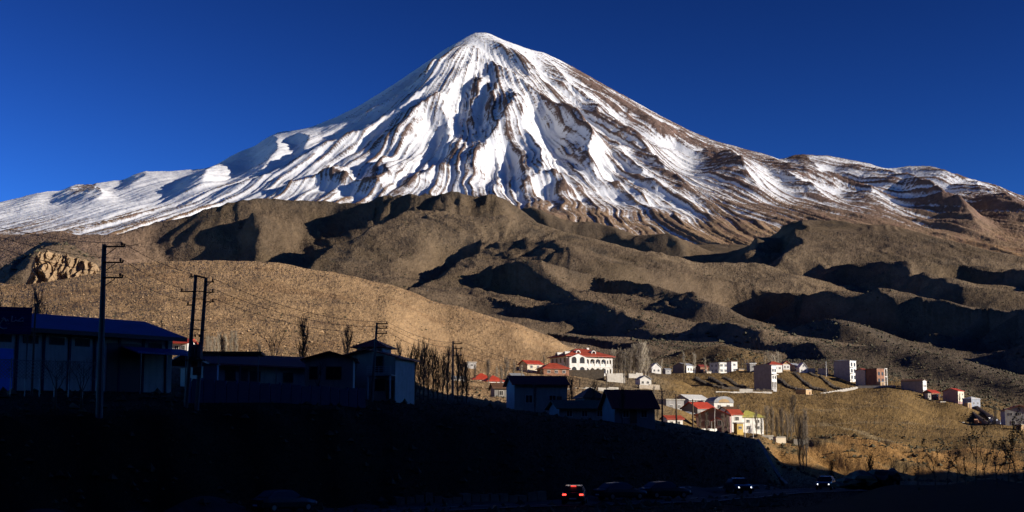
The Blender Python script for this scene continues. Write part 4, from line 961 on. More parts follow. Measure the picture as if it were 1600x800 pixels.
for k in range(3): insulator(t, P(306,527).x-.3+.3*k, -.2, P(306,527).z, False, .8)
MB().box(-.3,.3,-.28,-.16,-.3,.3).build('fuse_box', 'rust', t, tuple(P(309,580)))
# two farther poles
t, b, d = leaning('utility_pole', 'utility pole before the two-storey house, three arms on its right', (580,640), (589,504), 140, .17, .11)
tips = []
for k, py in enumerate((506, 513, 521)):
    z = (640-py)/136*d.z; x = d.x*z/d.z; o = arm(t, -.14, z, 1.12, k == 2); o.location.x = x
    insulator(t, x+1.0, -.14, z+.03, False, .7); tips.append(b + Vector((x+1.0, -.14, z+.22)))
ATT['C'] = tips
t, b, d = leaning('utility_pole', 'utility pole among the dark poplars right of the two-storey house', (707,640), (708,533), 175, .17, .11)
tips = []
for k, py in enumerate((537, 545, 556)):
    z = (640-py)/107*d.z; x = d.x*z/d.z; o = arm(t, -.14, z, 1.15, k == 2); o.location.x = x
    insulator(t, x+1.0, -.14, z+.03, False, .7); tips.append(b + Vector((x+1.0, -.14, z+.22)))
ATT['D'] = tips
def cable(p, q, sag, label, grp, r=.016):
    p, q = Vector(p), Vector(q); n = 18; o0 = p.copy()
    pts = [tuple(p.lerp(q, k/n) - Vector((0,0,4*sag*(k/n)*(1-k/n))) - o0) for k in range(n+1)]
    o = MB().tube(pts, r, 4).build('power_cable', 'cable', None, o0); tag(o, label, 'cable', grp)
nm = ('top', 'middle', 'lowest')
for k, (py) in enumerate((340, 352, 366)):
    cable(at(-60, py, 62), ATT['A'][k], .35, f'{nm[k]} cable running from the left edge to the tall pole', 'power cables')
    cable(ATT['A'][k], tipsL[k], .25, f'{nm[k]} cable between the tall pole and the twin poles', 'power cables')
    cable(tipsR[k], ATT['C'][k], .9, f'{nm[k]} cable between the twin poles and the pole by the two-storey house', 'power cables', .018)
    cable(ATT['C'][k], ATT['D'][k], .7, f'{nm[k]} cable between the two farther poles', 'power cables', .018)
    cable(ATT['D'][k], at(1037, 612+3*k, 232), 1.2, f'{nm[k]} cable leaving the poplar-side pole towards the village', 'power cables', .018)
# thin posts and village poles
for px, y1, y0, Y, lab, r in ((250,498,600,128,'thin mast standing at the far end of the warehouse',.05),(50,474,605,105,'short dark post at the right edge of the sign board',.09),(1291,565,586,640,'white mast between the grey walls and the tall white block',.16),
                       (1312,637,662,395,'thin lone pole on the dry field above the earth bank',.06),(555,552,628,146,'thin drain post at the left corner of the two-storey house',.05)):
    x, y, z = at(px, y0, Y); hgt = at(px, y1, Y)[2]-z
    o = MB().tube([(0,0,-.8),(0,0,hgt*.6),(0,0,hgt)], [r,r*.9,r*.75], 8).build('post', 'frame' if px == 1291 else 'rust', None, (x,y,z)); tag(o, lab, 'post')
for px, y1, y0, Y, lab in ((1035,607,664,232,'dark wooden pole left of the white-roofed village house, leftmost of three'),(1057,616,668,236,'dark wooden pole in front of the white-roofed house, middle of three'),(1083,624,674,240,'thick dark pole in front of the red-roofed gable house, rightmost of three')):
    x, y, z = at(px, y0, Y); hgt = at(px, y1, Y)[2]-z; t = thing('utility_pole', lab, 'utility pole', (x,y,z))
    MB().tube([(0,0,-1),(0,0,hgt*.5),(0,0,hgt)], [.16,.14,.11], 8).build('shaft', 'wood', t)
    MB().box(-.55,.55,-.16,-.08,hgt-.5,hgt-.4).build('crossarm', 'rust', t)
    for s in (-.45,.45): insulator(t, s, -.12, hgt-.4, False, .7)
for px, y1, y0, Y, lab in ((1117,636,678,262,'slim steel lamp post in front of the pink gable house'),(1164,650,686,262,'slim steel lamp post in front of the yellow-green roofed house'),(1177,648,690,255,'slim steel lamp post at the right end of the village terrace')):
    x, y, z = at(px, y0, Y); hgt = at(px, y1, Y)[2]-z; t = thing('lamp_post', lab, 'lamp post', (x,y,z))
    MB().tube([(0,0,-.6),(0,0,hgt*.7),(.1,0,hgt*.95),(.5,0,hgt)], [.07,.055,.045,.035], 8).build('mast', 'frame', t); MB().box(.4,.85,-.09,.09,hgt-.06,hgt+.03).build('lamp_head', 'steel', t)
# ------------------------------------------------------------------ the arcaded villa
vl = thing('villa', 'large white arcaded villa with a red hipped roof and round dormers', 'villa', at(908, 589, 448), math.radians(24))
VW, VD, VH = 15.6, 12.0, 6.0
g0 = min(ground_z(vl.location.x+dx, vl.location.y+dy) for dx in (-9,9) for dy in (-8,8)); dn = max(1.5, vl.location.z-g0+.5)
MB().box(-VW/2, VW/2, -VD/2+1.6, VD/2, -dn, VH).build('wall', 'white', vl)
MB().box(-VW/2, VW/2, -VD/2, -VD/2+1.6, -dn, .15).build('plinth', 'concrete', vl)
# arcade: slabs between the storeys and piers with arches
for z0, z1 in ((2.8, 3.15), (5.6, VH)): MB().box(-VW/2-.05, VW/2+.05, -VD/2-.05, -VD/2+1.6-.01, z0, z1).build('floor_band', 'white', vl)
na = 8; bay = VW/na
for j, (zb, zt) in enumerate(((.15, 2.8), (3.15, 5.6))):
    for i in range(na+1):
        x = -VW/2 + i*bay; MB().box(x-.2, x+.2, -VD/2, -VD/2+.4, zb+.002, zt-.002).build('pier', 'white', vl)
    for i in range(na):
        x0, x1 = -VW/2+i*bay+.2, -VW/2+(i+1)*bay-.2; xm, r = (x0+x1)/2, (x1-x0)/2; n = 8; zc = zt-.25-r
        m = MB(); arc = [(xm-r*math.cos(math.pi*k/n), zc+r*math.sin(math.pi*k/n)) for k in range(n+1)]
        for k in range(n):
            (xa, za), (xb, zb2) = arc[k], arc[k+1]; m.prism([(xa,za),(xb,zb2),(xb,zt-.004),(xa,zt-.004)], -VD/2+.04, -VD/2+.36, 'y')
        m.build('arch', 'white', vl)
        MB().box(x0+.005, x1-.005, -VD/2+.12, -VD/2+.22, zb+.01, zb+.75).build('balustrade', 'white', vl)
        window(vl, 'F', xm, zb+.3, 1.0, 1.8, VW, VD-3.2, 'frame_dark', True)
for i in range(4):
    for zb in (.9, 4.1): window(vl, 'L', -4.2+i*2.8, zb, 1.2, 1.6, VW, VD, 'frame')
rf = roof_part(vl, 'hip', VW, VD, VH+.004, .38, .9, 'roof_red', .2)
def dormer(face, u, zz, dist):
    f = {'F': (u, -VD/2-.9+dist, 0), 'L': (-VW/2-.9+dist, -u, -math.pi/2)}[face]
    n = 12; d = MB(); R = .8
    for k in range(n): d.prism([(R*math.cos(2*math.pi*k/n),R*math.sin(2*math.pi*k/n)),(R*math.cos(2*math.pi*(k+1)/n),R*math.sin(2*math.pi*(k+1)/n)),(.55*math.cos(2*math.pi*(k+1)/n),.55*math.sin(2*math.pi*(k+1)/n)),(.55*math.cos(2*math.pi*k/n),.55*math.sin(2*math.pi*k/n))], 0, 2.0, 'y')
    o_ = d.build('dormer', 'white', vl, (f[0], f[1], zz), f[2])
    MB().prism([(.56*math.cos(2*math.pi*k/n), .56*math.sin(2*math.pi*k/n)) for k in range(n)], .3, .35, 'y').build('pane', 'glass', o_)
for u in (-3.2, 2.2): dormer('F', u, VH+1.3, 2.4)
for u in (-3.0, 2.4): dormer('L', u, VH+.95, 1.6)
MB().box(2.6, 3.4, 1.0, 1.7, VH+1.4, VH+3.3).build('chimney', 'white', vl)
# gabled bay on its left
MB().prism([(-3.0,0),(3.0,0),(3.0,5.5),(0,6.7),(-3.0,5.5)], -VD/2-1.4, -VD/2-.06, 'y').build('gabled_bay', 'white', vl, (-VW/2+3.1, 0, 0))
for u in (-VW/2+1.7, -VW/2+4.5):
    for zb in (.7, 3.8): window(vl, 'F', u, zb, 1.6, 2.0, VW, VD+2.8, 'frame_dark', True)
house('red_roofed_annex', 'low red-roofed annex in front of the villa, left end', 864, 586, 425, 8.0, 6.0, 1.7, 18, 'brick', 'hip', 'roof_red', .5, 'x', .5, [('F',3,1,1.0,.9,.4,0)])
house('red_roofed_cottage', 'small cottage with bright red gable roof left of the villa', 829, 580, 430, 5.2, 5.0, 2.1, 30, 'cream', 'gable', 'roof_bright', .42, 'x', .4, [('F',2,1,.9,1.0,.7,0)])

# ------------------------------------------------------------------ free-standing walls
def free_wall(name, label, p0, p1, h0, h1, mat, thick=.35, cap=None, group=None, n=None):
    """wall between two ground pixels (px, py, Y), its foot following the ground, built of panels"""
    a, b = Vector(at(*p0)), Vector(at(*p1)); t = thing(name, label, 'wall', a, math.atan2(b.y-a.y, b.x-a.x), group); L = math.hypot(b.x-a.x, b.y-a.y)
    n = n or max(2, int(L/4)); dz = b.z-a.z
    for i in range(n):
        u0, u1 = i/n, (i+1)/n; zb = dz*(u0+u1)/2; h = h0+(h1-h0)*(u0+u1)/2
        gz_ = min(ground_z(*(a.lerp(b,u).xy)) for u in (u0,u1)) - a.z
        MB().box(u0*L+.012, u1*L-.012, -thick/2, thick/2, min(gz_-.5, zb-.6), zb+h+.05*math.sin(i*2.3)).build('panel', mat, t)
    if cap: MB().prism([(0,h0+.062),(L,dz+h1+.062),(L,dz+h1+.17),(0,h0+.17)], -thick/2-.06, thick/2+.06, 'y').build('coping', cap, t)
    return t
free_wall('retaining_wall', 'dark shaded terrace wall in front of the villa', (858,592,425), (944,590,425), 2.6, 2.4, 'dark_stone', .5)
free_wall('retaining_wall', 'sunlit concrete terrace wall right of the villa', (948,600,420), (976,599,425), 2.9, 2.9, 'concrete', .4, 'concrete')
free_wall('boundary_wall', 'pale boundary wall below the tall bare poplars', (982,592,440), (1004,590,446), 1.5, 1.5, 'concrete', .3)
free_wall('boundary_wall', 'long low pale wall below the villa terrace', (846,622,330), (930,616,345), 1.9, 1.7, 'concrete', .3)
free_wall('boundary_wall', 'low grey wall in front of the white village cabin', (934,613,350), (966,612,355), 1.1, 1.1, 'concrete', .3)
free_wall('boundary_wall', 'stone wall right of the white village cabin', (998,608,378), (1030,607,386), 1.1, 1.0, 'stone', .4)
free_wall('boundary_wall', 'low concrete wall at the foot of the terraced plots', (1155,614,535), (1176,614,538), 1.5, 1.5, 'concrete', .3)
free_wall('boundary_wall', 'thin white kerb wall along the upper edge of the field', (1118,614,520), (1155,615,533), .6, .7, 'concrete', .3)
free_wall('boundary_wall', 'stepped pale wall running down right of the small wall, towards the grey tower', (1176,615,538), (1206,615,545), .7, .7, 'concrete', .3)
free_wall('boundary_wall', 'low pale wall climbing from the brown block to the tall white block', (1268,620,560), (1340,607,620), .8, .9, 'concrete', .35)
free_wall('boundary_wall', 'grey concrete wall below the tall white block and brick building', (1341,609,625), (1400,609,622), 1.8, 1.8, 'concrete', .35, 'concrete')
free_wall('boundary_wall', 'grey yard wall left of the white mast', (1256,582,655), (1274,582,655), 1.9, 1.9, 'concrete', .3)
free_wall('boundary_wall', 'grey yard wall touching the white mast', (1278,582,650), (1294,582,650), 1.9, 1.9, 'concrete', .3)
free_wall('boundary_wall', 'dark dry-stone wall running down the right-hand slope', (1402,604,640), (1530,662,520), .8, .7, 'dark_stone', .5)
free_wall('boundary_wall', 'pale stone wall running down beside the right-hand houses', (1420,600,650), (1480,625,600), .7, .7, 'stone', .5)
free_wall('boundary_wall', 'upper of two pale walls descending to the grey house at the right edge', (1522,634,580), (1562,660,500), .7, .7, 'stone', .5)
free_wall('boundary_wall', 'lower of two pale walls descending to the grey house at the right edge', (1508,638,565), (1548,665,495), .7, .7, 'stone', .5)
free_wall('boundary_wall', 'white picket-like wall below the pink gable house', (1096,677,268), (1120,677,270), .85, .85, 'white', .15, None, None, 7)
# dry-stone terraces on the plots beside the grey tower
def dry_wall(label, pts, h=.85):
    P_ = [Vector(at(*p)) for p in pts]; t = thing('terrace_wall', label, 'wall', P_[0], 0, 'dry-stone terrace walls'); m = MB()
    for a, b in zip(P_[:-1], P_[1:]):
        n = max(2, int((b-a).length/.9))
        for k in range(n):
            c = a.lerp(b, (k+.5)/n) - P_[0]; c.z = ground_z(c.x+P_[0].x, c.y+P_[0].y) - P_[0].z
            w, d_, hh = rnd.uniform(.5,.75), rnd.uniform(.35,.6), h*rnd.uniform(.6,1.25); j = lambda: rnd.uniform(-.14,.14)
            m.add([(c.x-w,c.y-d_,c.z-.5),(c.x+w,c.y-d_,c.z-.5),(c.x+w,c.y+d_,c.z-.5),(c.x-w,c.y+d_,c.z-.5),(c.x-w*.8+j(),c.y-d_*.7+j(),c.z+hh+j()),(c.x+w*.8+j(),c.y-d_*.7+j(),c.z+hh+j()),(c.x+w*.8+j(),c.y+d_*.7+j(),c.z+hh+j()),(c.x-w*.8+j(),c.y+d_*.7+j(),c.z+hh+j())],
                  [(0,3,2,1),(4,5,6,7),(0,1,5,4),(1,2,6,5),(2,3,7,6),(3,0,4,7)])
    o_ = m.build('stones', 'dark_stone', t); o_['kind'] = 'stuff'
dry_wall('leftmost dark terrace wall on the plots left of the grey tower', [(1087,591,610),(1100,600,580),(1130,609,555)])
dry_wall('second terrace wall from the left on the plots left of the grey tower', [(1108,592,610),(1130,603,575),(1152,610,555)])
dry_wall('third terrace wall from the left on the plots left of the grey tower', [(1130,592,615),(1150,602,585),(1172,609,560)])
dry_wall('cross wall joining the feet of the terraced plots', [(1128,610,552),(1176,611,556),(1208,612,560)])
dry_wall('left terrace wall between the grey tower and the brown block', [(1216,594,620),(1240,606,590),(1262,613,575)])
dry_wall('middle terrace wall right of the grey tower', [(1238,588,640),(1262,600,610),(1290,612,585)])
dry_wall('right terrace wall below the yard walls', [(1266,588,650),(1292,600,625),(1318,610,605)])

# ------------------------------------------------------------------ houses in the shade, middle
house('red_roofed_house', 'shaded house with a long dark red roof and a gable end', 838, 642, 205, 7.6, 5.6, 3.7, 12, 'drab', 'gable', 'roof_dark_red', .42, 'x', .45, [('F',2,1,1.1,1.2,1.0,0),('R',0,1.0,1.0,1.2)], [('F',2.6,.9,2.0)])
house('pyramid_roofed_hut', 'dark hut with a pyramid roof in front of the pale boundary wall', 922, 640, 215, 3.4, 3.4, 1.6, 20, 'drab', 'hip', 'roof_brown', .75, 'x', .45, [('F',0,.5,.8,.8)])
house('low_house', 'low shaded house with a dull green roof beside the dark red-roofed house', 905, 658, 192, 7.0, 5.0, 1.7, 14, 'drab', 'gable', 'roof_green', .38, 'x', .5, [('F',3,1,.9,.9,.5,0)])
house('steep_roofed_house', 'shaded house with a steep dark red roof in front of the village poles', 982, 662, 182, 5.4, 4.6, 2.2, 16, 'grey', 'gable', 'roof_dark_red', .85, 'x', .55, [('F',2,1,.9,1.0,.7,0),('R',0,2.3,.8,.9)], [('F',-.2,.9,1.9)])
house('white_cabin', 'small sunlit white cabin with a gable front right of the villa', 1005, 604, 395, 3.2, 4.2, 2.0, 14, 'white', 'gable', 'roof_grey', .55, 'y', .25, [('F',-.8,.7,.6,.7),('F',.7,.7,.6,.7)])
house('orange_roofed_house', 'house with an orange-red hipped roof among bare trees, left one of the pair', 752, 606, 385, 5.2, 4.6, 2.1, 15, 'cream', 'hip', 'roof_bright', .62, 'x', .4, [('F',2,1,.8,1.0,.6,0)])
house('orange_roofed_house', 'house with an orange-red hipped roof among bare trees, right one of the pair', 770, 608, 372, 4.4, 4.2, 1.9, 22, 'white', 'hip', 'roof_bright', .62, 'x', .4, [('F',2,1,.8,1.0,.5,0)])
house('flat_roofed_house', 'pale flat-roofed house half hidden by trees above the orange roofs', 734, 582, 440, 3.0, 3.0, 3.0, 25, 'pale', 'flat', 'concrete', 0, 'x', .2, [('F',1,2,.9,.8,.4,1.4)])
house('dark_roofed_house', 'shaded low house with a brown roof left of the dark red-roofed house', 795, 624, 260, 6.0, 4.5, 2.0, 10, 'grey', 'gable', 'roof_brown', .38, 'x', .4, [('F',3,1,.8,.9,.6,0)])
# ------------------------------------------------------------------ sunlit cluster on the terrace
house('white_roofed_house', 'house with a white gable roof and grey side at the back of the cluster', 1080, 648, 350, 6.0, 5.5, 3.6, 34, 'pale', 'gable', 'roof_white', .42, 'x', .4, [('L',2,1,1.0,1.0,1.2,0),('F',2,1,.9,1.1,1.2,0)])
house('red_gabled_house', 'grey house with a bright red gable roof in front of the white roof', 1091, 656, 325, 5.4, 5.0, 2.6, 38, 'grey', 'gable', 'roof_bright', .52, 'x', .35, [('L',1,1,.9,1.0,1.0,0),('F',2,1,.8,1.0,.9,0)])
house('pink_gabled_house', 'pink house with a wide gable front and a red roof edge', 1116, 675, 290, 6.6, 5.5, 3.4, -12, 'pink', 'gable', 'roof_red', .42, 'y', .4, [('F',-1.2,1.3,.8,1.0),('F',1.3,1.3,.8,1.0),('F',-1.2,3.3,.7,.7)], [('F',.1,.9,2.0)])
pc = thing('porch_canopy', 'small red porch roof on white posts in front of the pink gable house', 'canopy', at(1121, 676, 284), math.radians(-12))
MB().prism([(-1.3,2.2),(.0,2.9),(1.3,2.2),(1.3,2.3),(0,3.02),(-1.3,2.3)], -.8, .8, 'y').build('roof', 'roof_red', pc)
for u in (-1.1, 1.1): MB().box(u-.09,u+.09,-.7,-.52,-1,2.22).build('post', 'white', pc)
dm = thing('domed_house', 'blue-grey house with a curved vault roof and a pale orange end window', 'house', at(1124, 644, 345), math.radians(20))
wall_part(dm, 5.2, 4.5, 2.2, 'white', down=3.0)
n = 10; arc = [(-2.7*math.cos(math.pi*k/n), 2.2+1.55*math.sin(math.pi*k/n)) for k in range(n+1)]
MB().prism(arc, -2.45, 2.4, 'y').build('vault_roof', 'roof_grey', dm); MB().prism([(x*.55, 2.26+(z-2.2)*.55) for x, z in arc], -2.5, -2.452, 'y').build('end_window', 'tan', dm)
window(dm, 'F', -1.2, .7, .9, 1.0, 5.2, 4.5); window(dm, 'F', 1.2, .7, .9, 1.0, 5.2, 4.5)
house('narrow_white_house', 'narrow white two-storey house with a small red roof right of the pink gable', 1146, 675, 300, 2.6, 3.0, 3.7, 22, 'white', 'gable', 'roof_red', .6, 'x', .3, [('F',1,2,1.0,.9,.6,1.7),('L',1,2,.8,.9,.6,1.7)], [])
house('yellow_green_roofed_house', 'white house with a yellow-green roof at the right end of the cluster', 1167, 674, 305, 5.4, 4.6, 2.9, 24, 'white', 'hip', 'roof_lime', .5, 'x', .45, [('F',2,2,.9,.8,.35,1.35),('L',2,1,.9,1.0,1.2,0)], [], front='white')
house('yellow_kiosk', 'tiny yellow kiosk between the white and the yellow-green roofed houses', 1154, 677, 285, 1.4, 1.4, 1.9, 20, 'yellow', 'flat', 'concrete', 0, 'x', .15, [('F',0,.8,.7,.6)], cat='kiosk')
house('white_shed', 'small white shed left of the grey-sided house, in front of the dark poles', 1050, 668, 255, 3.0, 2.6, 1.5, 20, 'white', 'gable', 'roof_red', .4, 'x', .3, [('F',2,1,.6,.6,.5,0)])
house('grey_house', 'grey half-shaded house behind the leftmost village pole', 1046, 646, 330, 5.0, 4.5, 3.0, 30, 'grey', 'flat', 'concrete', 0, 'x', .2, [('F',2,1,.9,1.0,1.0,0),('L',2,1,.9,1.0,1.0,0)])
house('flat_hut', 'flat concrete hut with a dark opening at the top of the earth bank', 1196, 690, 275, 2.3, 1.9, .95, 16, 'concrete', 'flat', 'concrete', 0, 'x', .12, [('F',-.3,.1,1.0,.7)], cat='hut', frame='frame_dark')
tk = thing('water_tank', 'cream water tank on the lip of the earth bank', 'tank', at(1218, 690, 272), math.radians(18))
MB().box(-1.05,1.05,-.6,.6,-.5,.7).build('body', 'cream', tk); MB().prism([(-1.1,.7),(1.1,.7),(.9,.95),(-.9,.95)], -.64, .64, 'y').build('lid', 'concrete', tk)
free_wall('boundary_wall', 'broken concrete block wall on the bank by the pale poplars', (1240,694,268), (1262,694,268), 1.0, .8, 'concrete', .4)
# ------------------------------------------------------------------ upper row
house('white_chalet', 'tiny white chalet with twin gables right of the tall poplars', 1023, 583, 650, 4.6, 4.0, 2.6, 18, 'white', 'gable', 'roof_white', .8, 'y', .3, [('F',2,1,.9,1.0,.6,0)])
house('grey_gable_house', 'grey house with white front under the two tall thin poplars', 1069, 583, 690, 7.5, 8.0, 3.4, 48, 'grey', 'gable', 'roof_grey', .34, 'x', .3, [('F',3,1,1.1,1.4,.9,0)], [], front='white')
house('white_terraced_villa', 'white two-storey house with balconies in the upper row', 1127, 584, 690, 8.6, 7.0, 5.0, 30, 'white', 'flat', 'roof_white', 0, 'x', .4, [('F',3,2,1.6,1.3,.7,2.5),('L',2,2,1.0,1.2,.7,2.5)])
house('white_cube_house', 'white cube house with dark roof at the right end of the balcony house', 1144, 583, 680, 3.6, 3.6, 5.4, 30, 'white', 'flat', 'roof_brown', 0, 'x', .3, [('F',1,2,1.3,1.2,.8,2.5)])
house('red_roofed_house', 'low house with dull red roof left of the white balcony house', 1097, 583, 700, 4.5, 4.0, 3.0, 25, 'brick', 'gable', 'roof_dark_red', .5, 'x', .3, [('F',2,1,.8,1.0,.8,0)])
house('flat_roofed_hut', 'small dark hut with a pale flat roof left of the grey tower', 1174, 582, 660, 3.0, 3.0, 4.0, 20, 'grey', 'flat', 'roof_white', 0, 'x', .4, [('F',1,1,1.2,1.0,2.0,0)])
tw = house('grey_tower_house', 'tall three-storey house with a white sunlit front and shaded grey sides on open columns', 1196, 606, 565, 5.2, 7.4, 8.6, 58, 'pale', 'gable', 'roof_grey', .16, 'x', .25, [('F',2,1,1.5,1.3,3.4,0),('F',2,1,1.7,1.4,6.1,0)], [], front='white')  # sunlit front painted as a white slab, shaded sides painted grey
MB().box(-2.3, 2.3, -3.79, -3.76, .1, 2.3).build('undercroft_shade', 'frame_dark', tw)  # dark sheet paints the shade of an opening that is not modelled
for u in (-1.6, -.2, 1.2): MB().box(u-.18, u+.18, -3.98, -3.80, -.5, 2.3).build('column', 'white', tw)
MB().box(-2.7, 2.7, -4.5, -3.76, 5.1, 5.3).build('balcony', 'white', tw)
house('red_roofed_house', 'white house with wide dull red roof just behind the grey tower', 1208, 580, 640, 6.4, 5.0, 2.8, 22, 'white', 'hip', 'roof_red', .5, 'x', .4, [('F',3,1,1.0,1.0,.8,0)])
house('orange_gabled_house', 'small house with an orange-trimmed white gable in the upper row', 1226, 578, 655, 3.4, 4.0, 2.5, 14, 'tan', 'gable', 'roof_red', .8, 'y', .35, [('F',2,1,.7,.9,.8,0)], [], front='white')
house('grey_gable_house', 'grey house with a shallow gable left of the white A-frame', 1240, 581, 660, 4.4, 5.0, 2.6, 40, 'grey', 'gable', 'roof_grey', .5, 'x', .3, [('F',1,1,1.0,1.0,.8,0)])
house('a_frame_house', 'white A-frame house left of the yard walls', 1253, 583, 655, 4.0, 3.6, 2.4, 14, 'white', 'gable', 'roof_white', 1.1, 'y', .3, [('F',2,1,.8,.9,.6,0),('F',0,2.8,.7,.8)])
house('brown_block', 'flat brown concrete block with dark side at the field edge', 1256, 620, 560, 4.6, 4.4, 2.6, 50, 'tan', 'flat', 'concrete', 0, 'x', .06, [], [('F',.8,.9,1.9)], cat='outbuilding')
tb = house('tall_white_block', 'tallest block, four storeys, white sunlit front and shaded grey side', 1321, 602, 650, 6.2, 8.0, 11.0, 50, 'pale', 'hip', 'roof_grey', .12, 'x', .3, [('F',2,3,1.7,1.8,2.6,2.9),('F',2,1,1.2,1.0,.7,0)], [], front='white')  # sun on the front is put into its white colour, shade into the grey
for k in range(3): MB().box(-2.9, 0.2, -4.75, -4.06, 2.2+2.9*k, 2.36+2.9*k).build('balcony', 'white', tb)
house('red_roofed_house', 'cream two-storey house with a red roof beside the tallest block', 1349, 600, 640, 4.6, 5.0, 6.0, 42, 'cream', 'gable', 'roof_red', .3, 'x', .4, [('F',2,2,1.1,1.3,.7,2.8)], [], front='white')
bb = house('brick_building', 'unfinished brown brick building with a white concrete frame on its right', 1368, 600, 636, 5.4, 6.0, 6.6, 38, 'brick', 'flat', 'roof_brown', 0, 'x', .3, [('F',2,2,1.4,1.5,.8,2.9)], cat='building', frame='frame_dark')
for u in (2.95, 4.6): MB().box(u-.16,u+.16,-2.9,-2.6,-2,7.0).build('concrete_column', 'white', bb)
for z in (3.1, 6.7): MB().box(2.75,4.8,-2.95,-2.55,z,z+.25).build('concrete_beam', 'white', bb)
house('brick_shed', 'small orange brick shed at the foot of the brick building', 1376, 604, 628, 2.4, 2.4, 1.9, 30, 'tan', 'flat', 'concrete', 0, 'x', .1, [], [('F',.2,.8,1.6)], cat='shed')
# ------------------------------------------------------------------ right-hand slope
house('grey_gable_house', 'long house with a white sunlit end and a shaded grey side, first on the right-hand slope', 1428, 610, 618, 5.0, 9.6, 4.0, 56, 'grey', 'gable', 'roof_brown', .3, 'y', .3, [('F',-1.1,1.2,1.1,1.2),('F',1.1,1.2,1.1,1.2)], [], front='white')  # lit end and shaded side are painted white and grey
house('red_roofed_hut', 'low dark hut with a red roof between the grey houses on the slope', 1455, 622, 598, 5.0, 4.4, 2.2, 36, 'brick', 'gable', 'roof_bright', .5, 'x', .4, [('F',2,1,.8,.9,.6,0)])
house('concrete_cube', 'unfinished little concrete cube below the red-roofed hut', 1450, 624, 590, 1.8, 1.8, 2.2, 30, 'concrete', 'flat', 'concrete', 0, 'x', .05, [('F',0,.8,.7,.8)], cat='outbuilding', frame='frame_dark')
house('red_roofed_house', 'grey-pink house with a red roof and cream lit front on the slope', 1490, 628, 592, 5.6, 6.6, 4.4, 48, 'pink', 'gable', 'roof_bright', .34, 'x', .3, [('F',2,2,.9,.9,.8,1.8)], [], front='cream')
house('pale_blue_house', 'small pale blue-grey house with white roof right of the grey-pink house', 1518, 637, 572, 5.0, 4.6, 3.4, 30, 'blue_wall', 'hip', 'roof_white', .34, 'x', .25, [('F',2,1,.9,1.0,1.2,0)])
house('tan_hut', 'tan windowless hut in front of the pale blue-grey house', 1512, 638, 560, 2.2, 2.0, 2.0, 34, 'tan', 'flat', 'concrete', 0, 'x', .05, [], [('F',0,.8,1.6)], cat='hut')
house('stone_barn', 'big grey gable house with a dark red roof edge at the right edge', 1590, 668, 470, 9.0, 9.0, 5.6, -10, 'pale', 'gable', 'roof_dark_red', .32, 'y', .5, [('F',3,1,1.1,.8,3.9,0),('F',2,1,1.2,1.3,.8,0)])
house('orange_annex', 'orange brick annex at the foot of the big grey house, right edge', 1597, 672, 452, 2.6, 2.4, 1.6, 20, 'tan', 'flat', 'concrete', 0, 'x', .1, [('F',0,.5,.7,.6)], cat='outbuilding')
# half-built little walls above the field's right end
for k, (px, py, Y, w, h, mt, lab) in enumerate(((1506,667,505,1.6,1.7,'white','white roofless cell, leftmost of the half-built cluster'),(1517,671,500,2.4,2.0,'concrete','largest grey roofless cell of the half-built cluster'),
      (1528,666,508,1.8,2.6,'brick','brown roofless cell standing tallest in the half-built cluster'),(1541,670,502,2.0,1.7,'concrete','low concrete cell right of the brown one in the half-built cluster'),(1549,662,512,1.4,2.2,'white','narrow white cell at the back right of the half-built cluster'),(1561,667,498,1.5,2.6,'blue_wall','pale blue cell, rightmost of the half-built cluster'))):
    x, y, z = at(px, py, Y); t = thing('half_built_cell', lab, 'building', (x,y,z), math.radians(18+7*k))
    MB().box(-w/2,w/2,w*.4,w*.4+.2,-1.2,h).build('back_wall', mt, t); MB().box(-w/2,-w/2+.2,-w*.5,w*.395,-1.2,h*.85).build('side_wall', mt, t); MB().box(w/2-.2,w/2,-w*.5,w*.395,-1.2,h*.7).build('side_wall', mt, t); MB().box(-w/2+.25,w*.1,-w*.5,-w*.5+.2,-1.2,h*.55).build('front_wall', mt, t)
# concrete drain running down the dark slope edge
P_ = [Vector(at(px,py,Y)) for px,py,Y in ((1184,689,228),(1193,695,222),(1197,706,218),(1197,720,214),(1206,728,210),(1220,738,206),(1226,748,200),(1229,757,192))]
t = thing('drain_channel', 'pale concrete drain curving down the edge of the dark slope', 'drain', P_[0])
for i in range(len(P_)-1):
    a, b = P_[i]-P_[0], P_[i+1]-P_[0]; ga = ground_z(*P_[i].xy)-P_[0].z; gb = ground_z(*P_[i+1].xy)-P_[0].z; d = (b-a); nn = Vector((-d.y,d.x,0)).normalized()*.22
    m = MB(); vs = []
    for p, g in ((a,ga),(b,gb)): vs += [(p.x-nn.x,p.y-nn.y,g-.4),(p.x+nn.x,p.y+nn.y,g-.4),(p.x+nn.x,p.y+nn.y,g+.42),(p.x-nn.x,p.y-nn.y,g+.42)]
    m.add(vs, [(0,1,2,3),(7,6,5,4),(0,4,5,1),(1,5,6,2),(2,6,7,3),(3,7,4,0)]).build('segment', 'concrete', t)

